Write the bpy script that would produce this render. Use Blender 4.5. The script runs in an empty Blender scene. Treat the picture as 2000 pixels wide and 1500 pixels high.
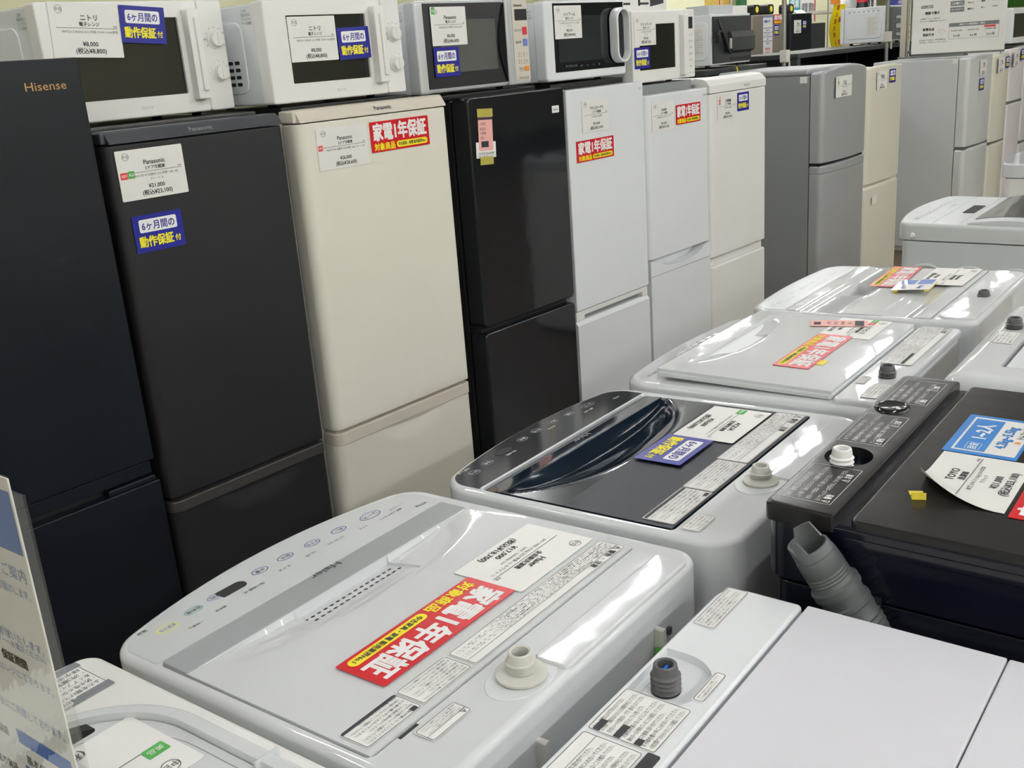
import bpy, bmesh, math, random
from mathutils import Matrix, Vector
from math import sin, cos, pi, radians, sqrt, atan
random.seed(4)
S = bpy.context.scene
COL = S.collection

# ------------------------------------------------------------------ camera
F_PX, YAW, PIT, ROLL, EYE = 2004.1, radians(45.538), radians(17.788), radians(4.320), 1.5
fw = Vector((cos(PIT)*cos(YAW), cos(PIT)*sin(YAW), -sin(PIT)))
r0 = Vector((sin(YAW), -cos(YAW), 0)); d0 = fw.cross(r0)
rt = cos(ROLL)*r0 + sin(ROLL)*d0; dn = -sin(ROLL)*r0 + cos(ROLL)*d0
cam_data = bpy.data.cameras.new('camera'); cam = bpy.data.objects.new('camera', cam_data); COL.objects.link(cam)
up = -dn; bk = -fw
cam.matrix_world = Matrix(((rt.x, up.x, bk.x, 0), (rt.y, up.y, bk.y, 0), (rt.z, up.z, bk.z, EYE), (0, 0, 0, 1)))
cam_data.sensor_width = 36; cam_data.lens = F_PX/2000*36
cam_data.clip_start = .02; cam_data.clip_end = 100
S.camera = cam

# ------------------------------------------------------------------ world, exposure
w = bpy.data.worlds.new('world'); S.world = w; w.use_nodes = True
w.node_tree.nodes['Background'].inputs[0].default_value = (.92, .96, 1, 1)
w.node_tree.nodes['Background'].inputs[1].default_value = .15
S.view_settings.view_transform = 'Standard'; S.view_settings.look = 'None'
S.view_settings.gamma = 1; S.view_settings.use_curve_mapping = False
S.view_settings.exposure = 0.17

YQ, YO = radians(4.5), radians(7.5)          # heading of the refrigerator row and of the washer rows
def MQ(x=0, y=0, z=0): return Matrix.Rotation(YQ, 4, 'Z') @ Matrix.Translation((x, y, z))
def MO(x=0, y=0, z=0): return Matrix.Rotation(YO, 4, 'Z') @ Matrix.Translation((x, y, z))

# ------------------------------------------------------------------ ceiling lamps (bare strip tubes): where they hang and how bright
CEIL, TUBE_POWER, TUBE_COLOUR = 3.15, 96, (.97, .985, 1)
LAMP_ROWS = ((-5.6, (-6.2, -4, -2.4, -.8, .8, 2.4, 4, 5.6, 7.2, 8.8)), (-2.9, (-5.3, -4, -2.7, -1.4, -.1, 1.2, 2.5, 3.8, 5.1, 6.4, 7.7, 9)), (-.2, (-6.2, -4, -1.6, .8, 3.2, 5.6, 8, 10.4)),  # rows behind the camera and far-left lamps added to brighten fronts and sides
             (2.78, (-5.6, -3.6, -1.2, 1.4, 4.05, 6.5, 8.6, 10.7, 12.9)), (4.35, (5, 7, 9, 11, 13)))  # last row added to light the area behind the refrigerators

# ------------------------------------------------------------------ materials
def lin(c):
    out = []
    for v in c:
        v /= 255
        out.append(v/12.92 if v <= .04045 else ((v+.055)/1.055)**2.4)
    return (*out, 1)
MATS = {}
def mat(name, rgb, rough=.35, metal=0, coat=0, var=.02, vs=6, bump=0, bs=25, trans=0, emit=0, spec=.5, rvar=0):
    m = bpy.data.materials.new(name); m.use_nodes = True; nt = m.node_tree; b = nt.nodes['Principled BSDF']
    c = lin(rgb)
    tc = nt.nodes.new('ShaderNodeTexCoord'); nz = nt.nodes.new('ShaderNodeTexNoise'); nz.inputs['Scale'].default_value = vs; nz.inputs['Detail'].default_value = 3
    nt.links.new(tc.outputs['Object'], nz.inputs['Vector'])
    mx = nt.nodes.new('ShaderNodeMix'); mx.data_type = 'RGBA'
    mx.inputs[6].default_value = tuple(min(1, v*(1-var)) for v in c[:3]) + (1,)
    mx.inputs[7].default_value = tuple(min(1, v*(1+var)) for v in c[:3]) + (1,)
    nt.links.new(nz.outputs['Fac'], mx.inputs[0]); nt.links.new(mx.outputs[2], b.inputs['Base Color'])
    b.inputs['Roughness'].default_value = rough; b.inputs['Metallic'].default_value = metal
    b.inputs['Coat Weight'].default_value = coat; b.inputs['Coat Roughness'].default_value = .04
    b.inputs['Transmission Weight'].default_value = trans; b.inputs['Specular IOR Level'].default_value = spec
    if rvar:
        mr = nt.nodes.new('ShaderNodeMapRange'); mr.inputs[3].default_value = max(0, rough-rvar); mr.inputs[4].default_value = rough+rvar
        nt.links.new(nz.outputs['Fac'], mr.inputs[0]); nt.links.new(mr.outputs[0], b.inputs['Roughness'])
    if emit:
        b.inputs['Emission Color'].default_value = c; b.inputs['Emission Strength'].default_value = emit
    if bump:
        n2 = nt.nodes.new('ShaderNodeTexNoise'); n2.inputs['Scale'].default_value = bs; n2.inputs['Detail'].default_value = 1.5
        nt.links.new(tc.outputs['Object'], n2.inputs['Vector'])
        bp = nt.nodes.new('ShaderNodeBump'); bp.inputs['Strength'].default_value = 1; bp.inputs['Distance'].default_value = bump
        nt.links.new(n2.outputs['Fac'], bp.inputs['Height']); nt.links.new(bp.outputs[0], b.inputs['Normal'])
    MATS[name] = m; return m
M = lambda n: MATS[n]
mat('white_gloss', (214, 217, 218), .035, bump=.00035, bs=13)          # washer tops
mat('white_body', (212, 216, 216), .3, bump=.0006, bs=10)
mat('warm_white', (231, 231, 227), .3)
mat('strip_silver', (166, 170, 171), .34, .3)
mat('cool_white', (226, 230, 232), .22, bump=.0006, bs=9)
mat('lavender_white', (216, 216, 222), .33, bump=.0004, bs=30, var=.015)
mat('grey_white', (202, 206, 206), .28, bump=.0005)
mat('silver', (200, 204, 206), .3, .35, vs=40)
mat('silver_panel', (214, 218, 218), .25, .15, var=.03, vs=3)
mat('silver_grey', (168, 171, 172), .38, .25, var=.03, vs=3)
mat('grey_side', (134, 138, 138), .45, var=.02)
mat('grey_trim', (120, 124, 126), .35, .3)
mat('cream', (228, 225, 212), .32, bump=.0003, bs=300)
mat('cream_dark', (214, 207, 194), .4)
mat('beige', (214, 212, 197), .25, bump=.0006, bs=8)
mat('pink_white', (222, 218, 220), .2, bump=.0006, bs=8)
mat('black_matt', (29, 29, 32), .46, spec=.35, bump=.0002, bs=400)
mat('black_brown', (58, 55, 52), .4)
mat('black_cap', (66, 69, 74), .38, .2)
mat('navy_black', (13, 19, 28), .32, spec=.35, bump=.0003, bs=60)
mat('black_gloss', (16, 20, 27), .07, coat=.2, bump=.0009, bs=7)
mat('black_plastic', (24, 25, 27), .35)
mat('black_top', (30, 29, 29), .22, spec=.3, bump=.0006, bs=20, rvar=.06)
mat('navy_gloss', (9, 11, 26), .14, bump=.0006, bs=10)
mat('dark_lid', (16, 30, 44), .08, coat=.5, bump=.0005, bs=12)
mat('dark_lid_textured', (20, 25, 34), .42, spec=.22, bump=.0003, bs=500)
mat('dark_panel', (38, 39, 42), .1, coat=.1)
mat('taupe', (140, 132, 122), .35, .2)
mat('dark_charcoal', (44, 48, 50), .4)
mat('glass_dark', (24, 26, 27), .06, coat=.3)
mat('glass_grey', (88, 90, 88), .1, coat=.3)
mat('glass_smoke', (34, 42, 46), .06, coat=.3)
mat('paper', (232, 231, 226), .35, coat=.25, var=.01)
mat('paper_matt', (236, 236, 232), .6, var=.01)
mat('card_red', (200, 24, 34), .3, coat=.1, bump=.0004, bs=40, spec=.35)
mat('card_blue', (32, 36, 136), .3, coat=.1, bump=.0004, bs=40, spec=.35)
mat('ink', (38, 38, 42), .6)
mat('ink_blue', (42, 48, 140), .6)
mat('ink_white', (240, 240, 238), .5)
mat('ink_grey', (120, 124, 128), .6)
mat('ink_soft', (150, 168, 205), .6)
mat('yellow', (244, 230, 20), .5)
mat('yellow_tape', (236, 214, 70), .55)
mat('masking_tape', (176, 166, 70), .5)
mat('pink_paper', (238, 178, 170), .5)
mat('sky_blue', (30, 125, 205), .35, coat=.4)
mat('pale_blue', (120, 148, 205), .4, coat=.3)
mat('mid_blue', (74, 116, 196), .4, coat=.3)
mat('tab_green', (70, 165, 70), .5)
mat('tab_red', (220, 70, 60), .5)
mat('gold', (190, 150, 100), .35, .7)
mat('logo_grey', (150, 152, 156), .35, .5)
mat('logo_dark', (70, 72, 80), .4)
mat('ivory_plastic', (204, 203, 194), .35)
mat('grey_plastic', (84, 88, 88), .42, bump=.0003, bs=80)
mat('dark_grey_plastic', (82, 82, 82), .4)
mat('valve_blue', (25, 110, 215), .35)
mat('hole', (10, 10, 12), .6)
mat('steel', (150, 152, 152), .28, .9)
mat('post_beige', (206, 200, 186), .45)
mat('orange', (225, 140, 50), .4)
mat('button_red', (200, 40, 50), .4)
mat('button_blue', (110, 130, 200), .4)
mat('teal', (90, 170, 180), .5)
mat('sign_green', (70, 150, 50), .5)
mat('sign_blue', (80, 84, 165), .5)
mat('banner_yellow', (240, 224, 30), .55)
mat('banner_red', (190, 60, 30), .55)
mat('poster_red', (200, 60, 50), .5)
mat('poster_mix', (214, 180, 90), .5, var=.5, vs=18)
mat('column_green', (40, 100, 60), .5)
mat('wall_paint', (240, 238, 200), .8)
mat('ceiling_tile', (236, 236, 232), .9, bump=.001, bs=120)
mat('fixture', (236, 236, 234), .5)
mat('cable', (20, 20, 24), .45)
mat('heart_pink', (235, 190, 180), .5)
def acrylic():
    """thin clear sheet: see-through with a fresnel gloss"""
    m = bpy.data.materials.new('clear_acrylic'); m.use_nodes = True; nt = m.node_tree; nt.nodes.remove(nt.nodes['Principled BSDF'])
    tr = nt.nodes.new('ShaderNodeBsdfTransparent'); tr.inputs[0].default_value = (.97, .97, .96, 1)
    gl = nt.nodes.new('ShaderNodeBsdfGlossy'); gl.inputs['Roughness'].default_value = .03
    lw = nt.nodes.new('ShaderNodeLayerWeight'); mx = nt.nodes.new('ShaderNodeMixShader')
    pw = nt.nodes.new('ShaderNodeMath'); pw.operation = 'POWER'; pw.inputs[1].default_value = 4
    fr = nt.nodes.new('ShaderNodeMapRange'); fr.inputs[3].default_value = .04; fr.inputs[4].default_value = .6
    nt.links.new(lw.outputs['Facing'], pw.inputs[0]); nt.links.new(pw.outputs[0], fr.inputs[0])
    n2 = nt.nodes.new('ShaderNodeTexNoise'); n2.inputs['Scale'].default_value = 9
    bp = nt.nodes.new('ShaderNodeBump'); bp.inputs['Distance'].default_value = .0015
    nt.links.new(n2.outputs['Fac'], bp.inputs['Height']); nt.links.new(bp.outputs[0], gl.inputs['Normal'])
    nt.links.new(fr.outputs[0], mx.inputs[0]); nt.links.new(tr.outputs[0], mx.inputs[1]); nt.links.new(gl.outputs[0], mx.inputs[2])
    nt.links.new(mx.outputs[0], nt.nodes['Material Output'].inputs[0]); MATS['clear_acrylic'] = m
acrylic()
def floor_mat():
    m = bpy.data.materials.new('wood_floor'); m.use_nodes = True; nt = m.node_tree; b = nt.nodes['Principled BSDF']
    tc = nt.nodes.new('ShaderNodeTexCoord'); br = nt.nodes.new('ShaderNodeTexBrick'); br.inputs['Scale'].default_value = 1
    br.inputs['Color1'].default_value = lin((120, 98, 76)); br.inputs['Color2'].default_value = lin((104, 84, 64)); br.inputs['Mortar'].default_value = lin((80, 62, 48))
    br.inputs['Brick Width'].default_value = .9; br.inputs['Row Height'].default_value = .12; br.inputs['Mortar Size'].default_value = .002
    wv = nt.nodes.new('ShaderNodeTexNoise'); wv.inputs['Scale'].default_value = 12
    mx = nt.nodes.new('ShaderNodeMix'); mx.data_type = 'RGBA'; mx.blend_type = 'MULTIPLY'; mx.inputs[0].default_value = .3
    nt.links.new(tc.outputs['Object'], br.inputs['Vector']); nt.links.new(tc.outputs['Object'], wv.inputs['Vector'])
    nt.links.new(br.outputs['Color'], mx.inputs[6]); nt.links.new(wv.outputs['Color'], mx.inputs[7]); nt.links.new(mx.outputs[2], b.inputs['Base Color'])
    b.inputs['Roughness'].default_value = .3; MATS['wood_floor'] = m
floor_mat()

# ------------------------------------------------------------------ helpers
def link(o): COL.objects.link(o); return o
def finish(me, smooth=True, ang=38):
    if smooth:
        me.polygons.foreach_set('use_smooth', [True]*len(me.polygons))
        me.set_sharp_from_angle(angle=radians(ang))
def obj(name, bm, mats, parent=None, smooth=True, wn=True, label=None, mw=None):
    """link one mesh object"""
    if isinstance(bm, bmesh.types.BMesh):
        bmesh.ops.recalc_face_normals(bm, faces=bm.faces)
        me = bpy.data.meshes.new(name); bm.to_mesh(me); bm.free()
        for m in (mats if isinstance(mats, (list, tuple)) else [mats]): me.materials.append(M(m))
        finish(me, smooth)
    else: me = bm
    o = link(bpy.data.objects.new(name, me))
    if parent is not None: o.parent = parent
    if mw is not None: o.matrix_world = mw
    if label: o['label'] = label
    if smooth and wn:
        md = o.modifiers.new('normals', 'WEIGHTED_NORMAL'); md.keep_sharp = True; md.weight = 80
    return o
def tag(o, label, cat, group=None, kind=None):
    o['label'] = label; o['category'] = cat
    if group: o['group'] = group
    if kind: o['kind'] = kind
    return o
def thing(name, label, cat, mw, group=None):
    o = link(bpy.data.objects.new(name, None)); o.empty_display_size = .05; o.matrix_world = mw
    return tag(o, label, cat, group)
def struct(name, bm, m):
    o = obj(name, bm, m, smooth=False, wn=False); o['kind'] = 'structure'; return o
NB = bmesh.new

def box(bm, x0, x1, y0, y1, z0, z1, r=0, seg=2, mi=0, edges=None):
    g = bmesh.ops.create_cube(bm, size=1); vs = g['verts']
    for v in vs:
        v.co = Vector((x0 if v.co.x < 0 else x1, y0 if v.co.y < 0 else y1, z0 if v.co.z < 0 else z1))
    fs = set(f for v in vs for f in v.link_faces)
    for f in fs: f.material_index = mi
    if r > 0:
        es = list(set(e for v in vs for e in v.link_edges))
        if edges:
            def ax(e):
                d = e.verts[0].co - e.verts[1].co
                return 'x' if abs(d.x) > 1e-9 else 'y' if abs(d.y) > 1e-9 else 'z'
            es = [e for e in es if ax(e) in edges]
        n = len(bm.faces)
        res = bmesh.ops.bevel(bm, geom=es, offset=r, segments=seg, profile=.5, affect='EDGES', clamp_overlap=True)
        for f in res['faces']: f.material_index = mi
    return bm
def rr(x0, x1, y0, y1, r, n=5):
    """rounded rectangle outline, counter-clockwise; r = radius or (bl, br, tr, tl)"""
    r = r if isinstance(r, (tuple, list)) else (r,)*4
    out = []
    for (cx, cy, a, q) in ((x0+r[0], y0+r[0], pi, r[0]), (x1-r[1], y0+r[1], 1.5*pi, r[1]), (x1-r[2], y1-r[2], 0, r[2]), (x0+r[3], y1-r[3], pi/2, r[3])):
        if q < 1e-6: out.append((cx, cy)); continue
        for k in range(n+1):
            t = a + pi/2*k/n; out.append((cx+q*cos(t), cy+q*sin(t)))
    return out
def inset(o, d):
    n = len(o); res = []
    for i in range(n):
        p, q, s = Vector(o[i-1]), Vector(o[i]), Vector(o[(i+1) % n])
        a = (q-p).normalized(); b = (s-q).normalized()
        na, nb = Vector((-a.y, a.x)), Vector((-b.y, b.x))
        m = (na+nb); m = m/max(.35, m.dot(na)) if m.length > 1e-6 else na
        res.append((q.x+m.x*d, q.y+m.y*d))
    return res
def prism(bm, o, z0, z1, r=0, rb=0, seg=3, hole=None, depth=.02, mi=0, mp=None, floor=True, hmi=None):
    """outline o extruded from z0 to z1 with rounded top (r) and bottom (rb) edges; hole sinks a pocket in the top"""
    rings = []
    if rb > 0:
        for k in range(seg+1):
            t = pi/2*k/seg; rings.append((inset(o, rb*(1-sin(t))), z0+rb*(1-cos(t))))
    else: rings.append((o, z0))
    if r > 0:
        for k in range(seg+1):
            t = pi/2*k/seg; rings.append((inset(o, r*(1-cos(t))), z1-r*(1-sin(t))))
    else: rings.append((o, z1))
    f = mp or (lambda a, b, c: (a, b, c))
    R = [[bm.verts.new(f(x, y, z)) for x, y in oo] for oo, z in rings]
    n = len(o); new = []
    for A, B in zip(R, R[1:]):
        for i in range(n):
            new.append(bm.faces.new((A[i], A[(i+1) % n], B[(i+1) % n], B[i])))
    new.append(bm.faces.new(list(reversed(R[0]))))
    if not hole: new.append(bm.faces.new(R[-1]))
    else:
        H = [bm.verts.new(f(x, y, z1)) for x, y in hole]; D = [bm.verts.new(f(x, y, z1-depth)) for x, y in hole]; m = len(hole)
        es = [bm.edges.get((R[-1][i], R[-1][(i+1) % n])) for i in range(n)]
        es += [bm.edges.new((H[i], H[(i+1) % m])) for i in range(m)]
        g = bmesh.ops.triangle_fill(bm, use_beauty=True, use_dissolve=False, edges=es)
        hs = set(H); fl = [x for x in g['geom'] if isinstance(x, bmesh.types.BMFace)]
        inner = [x for x in fl if all(v in hs for v in x.verts)]
        new += [x for x in fl if x not in inner]
        if inner: bmesh.ops.delete(bm, geom=inner, context='FACES_ONLY')
        for i in range(m):
            q = bm.faces.new((H[i], H[(i+1) % m], D[(i+1) % m], D[i])); q.material_index = hmi if hmi is not None else mi
        if floor:
            q = bm.faces.new(D); q.material_index = hmi if hmi is not None else mi
    for q in new: q.material_index = mi
    return bm
MAP_XZ = lambda a, b, c: (a, -c, b)             # outline in x,z; extruded toward -y (front)
def MAP_YZ(a, b, c): return (c, a, b)            # outline in y,z; extruded along x
def tube(bm, pts, rad, n=10, caps=True, mi=0):
    P = [Vector(p) for p in pts]; rings = []
    rad = rad if isinstance(rad, (list, tuple)) else [rad]*len(P)
    up = Vector((0, 0, 1)); prev = None
    for i, p in enumerate(P):
        t = (P[min(i+1, len(P)-1)] - P[max(i-1, 0)]).normalized()
        u = prev if prev is not None else (up if abs(t.z) < .9 else Vector((1, 0, 0)))
        u = (u - t*u.dot(t)).normalized(); prev = u; v = t.cross(u)
        rings.append([bm.verts.new(p + (u*cos(2*pi*k/n) + v*sin(2*pi*k/n))*rad[i]) for k in range(n)])
    for A, B in zip(rings, rings[1:]):
        for k in range(n):
            bm.faces.new((A[k], A[(k+1) % n], B[(k+1) % n], B[k])).material_index = mi
    if caps:
        bm.faces.new(rings[0]).material_index = mi; bm.faces.new(rings[-1]).material_index = mi
    return bm
def lathe(bm, prof, n=28, mi=0, c=(0, 0, 0)):
    """profile [(r, z)] round z"""
    R = []
    for r, z in prof:
        if r < 1e-6: R.append([bm.verts.new((c[0], c[1], c[2]+z))])
        else: R.append([bm.verts.new((c[0]+r*cos(2*pi*k/n), c[1]+r*sin(2*pi*k/n), c[2]+z)) for k in range(n)])
    for A, B in zip(R, R[1:]):
        for k in range(n):
            a, b = A[k % len(A)], A[(k+1) % len(A)]; cc, d = B[(k+1) % len(B)], B[k % len(B)]
            vs = []
            for q in (a, b, cc, d):
                if q not in vs: vs.append(q)
            if len(vs) > 2: bm.faces.new(vs).material_index = mi
    return bm
def grid(bm, xs, ys, f, zb, mi=0, mf=None):
    """slab with height-field top f(x, y) and flat underside zb"""
    T = [[bm.verts.new((x, y, f(x, y))) for x in xs] for y in ys]
    for j in range(len(ys)-1):
        for i in range(len(xs)-1):
            q = bm.faces.new((T[j][i], T[j][i+1], T[j+1][i+1], T[j+1][i]))
            q.material_index = mf((xs[i]+xs[i+1])/2, (ys[j]+ys[j+1])/2) if mf else mi
    loop = T[0][:] + [r[-1] for r in T[1:]] + T[-1][-2::-1] + [r[0] for r in T[-2:0:-1]]
    Bt = [bm.verts.new((v.co.x, v.co.y, zb)) for v in loop]; n = len(loop)
    for i in range(n): bm.faces.new((loop[i], Bt[i], Bt[(i+1) % n], loop[(i+1) % n])).material_index = mi
    bm.faces.new(Bt).material_index = mi
    return bm
def seq(*marks):
    """grid lines: marks (value, step) pairs ascending"""
    out = []
    for (a, st), (b, _) in zip(marks, marks[1:]):
        n = max(1, round((b-a)/st)); out += [a+(b-a)*k/n for k in range(n)]
    return out + [marks[-1][0]]
def shear(bm, k, zb, zt, y0=0):
    for v in bm.verts:
        t = min(1, max(0, (v.co.z-zb)/(zt-zb))); v.co.z -= k*(v.co.y-y0)*t
    return bm
def sm(t): t = min(1, max(0, t)); return t*t*(3-2*t)

# ---- lettering: glyph outlines of the built-in font turned into flat meshes
_tc = {}
def text_mesh(s, res=2):
    k = (s, res)
    if k not in _tc:
        cu = bpy.data.curves.new('lettering', 'FONT'); cu.body = s; cu.size = 1; cu.resolution_u = res
        o = bpy.data.objects.new('lettering', cu)
        me = bpy.data.meshes.new_from_object(o)
        xs = [v.co.x for v in me.vertices] or [0, 1]
        _tc[k] = (me, min(xs), max(xs)); bpy.data.objects.remove(o); bpy.data.curves.remove(cu)
    return _tc[k]
def put_text(bm, s, cx, cy, h, width=None, align='c', bold=0, mi=0, res=2, rot=0, z=0):
    """text with cap height about h centred on (cx, cy); squeezed to width when given (stretched when negative)"""
    me, x0, x1 = text_mesh(s, res)
    sc = h/.74; sx = sc
    wd = (x1-x0)*sc
    if width and (wd > width or width < 0): sx = sc*abs(width)/wd; wd = abs(width)
    ox = {'c': -wd/2, 'l': 0, 'r': -wd}[align]
    d = bold*sc
    for lift, (dx, dy) in enumerate(((-d, -d), (d, d), (d, -d), (-d, d)) if bold > .015 else ((0, 0),)):
        n0 = len(bm.verts); nf = len(bm.faces)
        bm.from_mesh(me); bm.verts.ensure_lookup_table(); bm.faces.ensure_lookup_table()
        for v in bm.verts[n0:]:
            x = ox+(v.co.x-x0)*sx+dx; y = (v.co.y-.36)*sc+dy
            v.co = (cx+x*cos(rot)-y*sin(rot), cy+x*sin(rot)+y*cos(rot), z+lift*.00005)
        for f in bm.faces[nf:]: f.material_index = mi
    return bm
def quad(bm, x0, x1, y0, y1, z=0, mi=0):
    f = bm.faces.new([bm.verts.new(p) for p in ((x0, y0, z), (x1, y0, z), (x1, y1, z), (x0, y1, z))]); f.material_index = mi; return bm
def ngon(bm, o, z=0, mi=0):
    f = bm.faces.new([bm.verts.new((x, y, z)) for x, y in o]); f.material_index = mi; return bm
def frame2d(bm, o, t, z=0, mi=0):
    i = inset(o, t); n = len(o); A = [bm.verts.new((x, y, z)) for x, y in o]; B = [bm.verts.new((x, y, z)) for x, y in i]
    for k in range(n): bm.faces.new((A[k], A[(k+1) % n], B[(k+1) % n], B[k])).material_index = mi
    return bm
def ell(cx, cy, a, b, n=28): return [(cx+a*cos(2*pi*k/n), cy+b*sin(2*pi*k/n)) for k in range(n)]
def flat(name, bm, mats, parent): return obj(name, bm, mats, parent, smooth=False, wn=False)

FINE = ['脱水中は、槽が完全に止まるまで手を入れないでください。', 'ふたを開けて回転が止まらないときは使用を中止してください。', '防水性のシートや衣類は洗い・すすぎ・脱水をしないでください。',
        '糸くずフィルターはお手入れしてからお使いください。', '洗濯物は片寄らないように入れてください。', '排水ホースが倒れていることを確認してください。',
        'アースを確実に取り付けてください。', 'お子様を槽の中に入れないでください。', '水栓を開けて水もれのないことを確認してください。']
def fine(bm, x0, x1, y0, y1, n, start=0, mi=0, res=1, fill=.58, marks=True):
    """n rows of small print between y1 (top) and y0"""
    st = (y1-y0)/n
    for k in range(n):
        s = FINE[(k+start) % len(FINE)]; wd = (x1-x0)*(1 if (k+start) % 3 else .8)
        put_text(bm, ('・' if marks and k % 2 == 0 else '')+s, x0, y1-st*(k+.5), st*fill, -wd, 'l', .006, mi, res)

# ---- where a flat card sits: u right, v up, n out of the surface
def on_front(base, x, y, z, rot=0):
    """on a face that looks toward -y of frame base"""
    return base @ Matrix.Translation((x, y, z)) @ Matrix.Rotation(pi/2, 4, 'X') @ Matrix.Rotation(rot, 4, 'Z')
def on_top(base, x, y, z, k=0, turn=pi, rot=0):
    """on a lid that slopes by k; turn = pi reads from the +y side"""
    return base @ Matrix.Translation((x, y, z)) @ Matrix.Rotation(-atan(k), 4, 'X') @ Matrix.Rotation(turn+rot, 4, 'Z')
CARD_T = .0006
def panel_bm(w, h, t=CARD_T, r=.002, bend=None):
    bm = NB()
    if bend:
        n = 14; m = 10
        xs = [-w/2+w*i/n for i in range(n+1)]; ys = [-h/2+h*j/m for j in range(m+1)]
        T = [[bm.verts.new(bend(x, y, t)) for x in xs] for y in ys]; U = [[bm.verts.new(bend(x, y, 0)) for x in xs] for y in ys]
        for j in range(m):
            for i in range(n):
                bm.faces.new((T[j][i], T[j][i+1], T[j+1][i+1], T[j+1][i])); bm.faces.new((U[j][i], U[j+1][i], U[j+1][i+1], U[j][i+1]))
        def rim(a, b): 
            for i in range(len(a)-1): bm.faces.new((a[i], b[i], b[i+1], a[i+1]))
        rim(T[0], U[0]); rim(T[-1], U[-1]); rim([q[0] for q in T], [q[0] for q in U]); rim([q[-1] for q in T], [q[-1] for q in U])
        return bm
    return prism(bm, rr(-w/2, w/2, -h/2, h/2, r, 2), 0, t)
PRICE_G, BLUE_G, RED_G = 'white price cards', 'blue guarantee cards', 'red guarantee cards'
def price_card(mw, w, h, lines, label, tabs=(), emblem=True, res=2, bend=None, fullrule=True):
    """lines: maker, kind, detail rows list, price, price with tax"""
    maker, kind, detail, p1, p2 = lines
    t = thing('price_card', label, 'price card', mw, PRICE_G)
    obj('card', panel_bm(w, h, bend=bend), 'paper', t, smooth=bool(bend), wn=False)
    bm = NB(); s = h/.112; z = CARD_T+.0003
    if emblem:
        ex, ey = -w*.36, h*.37; frame2d(bm, ell(ex, ey, .0085*s, .0085*s, 20), .0007*s, z); put_text(bm, '中古', ex, ey, .0065*s, None, 'c', .01, res=1, z=z)
    put_text(bm, maker, w*.05, h*.23, .0105*s, w*.5, 'c', .016, res=res, z=z)
    put_text(bm, kind, w*.05, h*.11, .007*s, w*.5, 'c', .016, res=res, z=z)
    if fullrule: quad(bm, -w*.42, w*.45, h*.035, h*.035+.0009*s, z)
    put_text(bm, '税抜', w*.42, h*.075, .0035*s, None, 'c', 0, res=1, z=z)
    for i, d in enumerate(detail): put_text(bm, d, w*.05, -h*(.03+.085*i), .0052*s, w*.82, 'c', .006, res=1, z=z)
    put_text(bm, p1, w*.03, -h*.25, .0095*s, w*.6, 'c', .016, res=res, z=z)
    put_text(bm, p2, w*.03, -h*.38, .0098*s, w*.7, 'c', .016, res=res, z=z)
    if bend:
        for v in bm.verts: v.co = bend(v.co.x, v.co.y, v.co.z)
    flat('lettering', bm, 'ink', t)
    for i, (c, u, v, a, b) in enumerate(tabs):
        bm = prism(NB(), rr(u-a/2, u+a/2, v-b/2, v+b/2, .0015, 2), CARD_T, CARD_T+.0006); tb = flat('colour_tab', bm, c, t)
        bm = NB(); put_text(bm, '右開き' if c == 'tab_red' else '美品', u, v, b*.38, a*.8, 'c', .01, res=1, z=CARD_T+.0009); flat('lettering', bm, 'ink_white', tb)
    return t
def blue_card(mw, w, h, label, res=2):
    t = thing('guarantee_card', label, 'guarantee card', mw, BLUE_G)
    obj('card', panel_bm(w, h), 'card_blue', t, smooth=False, wn=False); z = CARD_T+.0002
    bm = NB(); ngon(bm, rr(-w*.38, w*.38, h*.03, h*.38, h*.05, 3), z); flat('white_box', bm, 'ink_white', t)
    bm = NB(); put_text(bm, '6ヶ月間の', 0, h*.2, h*.19, -w*.66, 'c', .018, res=res, z=z+.0002); flat('lettering', bm, 'ink_blue', t)
    bm = NB(); put_text(bm, '動作保証', -w*.075, -h*.22, h*.23, -w*.68, 'c', .03, res=res, z=z); put_text(bm, '付', w*.36, -h*.25, h*.14, None, 'c', .02, res=res, z=z)
    flat('lettering', bm, 'yellow', t); return t
def red_card(mw, w, h, label, res=2):
    t = thing('guarantee_card', label, 'guarantee card', mw, RED_G)
    obj('card', panel_bm(w, h), 'card_red', t, smooth=False, wn=False); z = CARD_T+.0002
    bm = NB(); put_text(bm, '家電1年保証', .0, h*.14, h*.44, -w*.9, 'c', .034, res=res, z=z); flat('lettering', bm, 'ink_white', t)
    bm = NB(); put_text(bm, '対象商品', -w*.28, -h*.33, h*.19, -w*.34, 'c', .03, res=res, z=z); flat('lettering', bm, 'yellow', t)
    bm = NB(); ngon(bm, rr(-w*.08, w*.46, -h*.43, -h*.22, h*.1, 5), z); pl = flat('yellow_pill', bm, 'yellow', t)
    bm = NB(); put_text(bm, '中古家具・家電 販売業界No.1', w*.19, -h*.325, h*.095, -w*.48, 'c', .02, res=res, z=z+.0002); flat('lettering', bm, 'ink', pl); return t

# ------------------------------------------------------------------ the room
R = MQ()
def room_box(name, x0, x1, y0, y1, z0, z1, m):
    bm = box(NB(), x0, x1, y0, y1, z0, z1); bm.transform(R); struct(name, bm, m)
room_box('floor', -7, 22, -9, 9, -.1, 0, 'wood_floor')
room_box('ceiling', -7, 22, -9, 9, CEIL, CEIL+.1, 'ceiling_tile')
room_box('wall_back', -7, 22, 9, 9.1, 0, CEIL, 'wall_paint')
room_box('wall_front', -7, 22, -9.1, -9, 0, CEIL, 'wall_paint')
room_box('wall_left', -7.1, -7, -9, 9, 0, CEIL, 'wall_paint')
room_box('wall_right', 22, 22.1, -9, 9, 0, CEIL, 'wall_paint')

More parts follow.
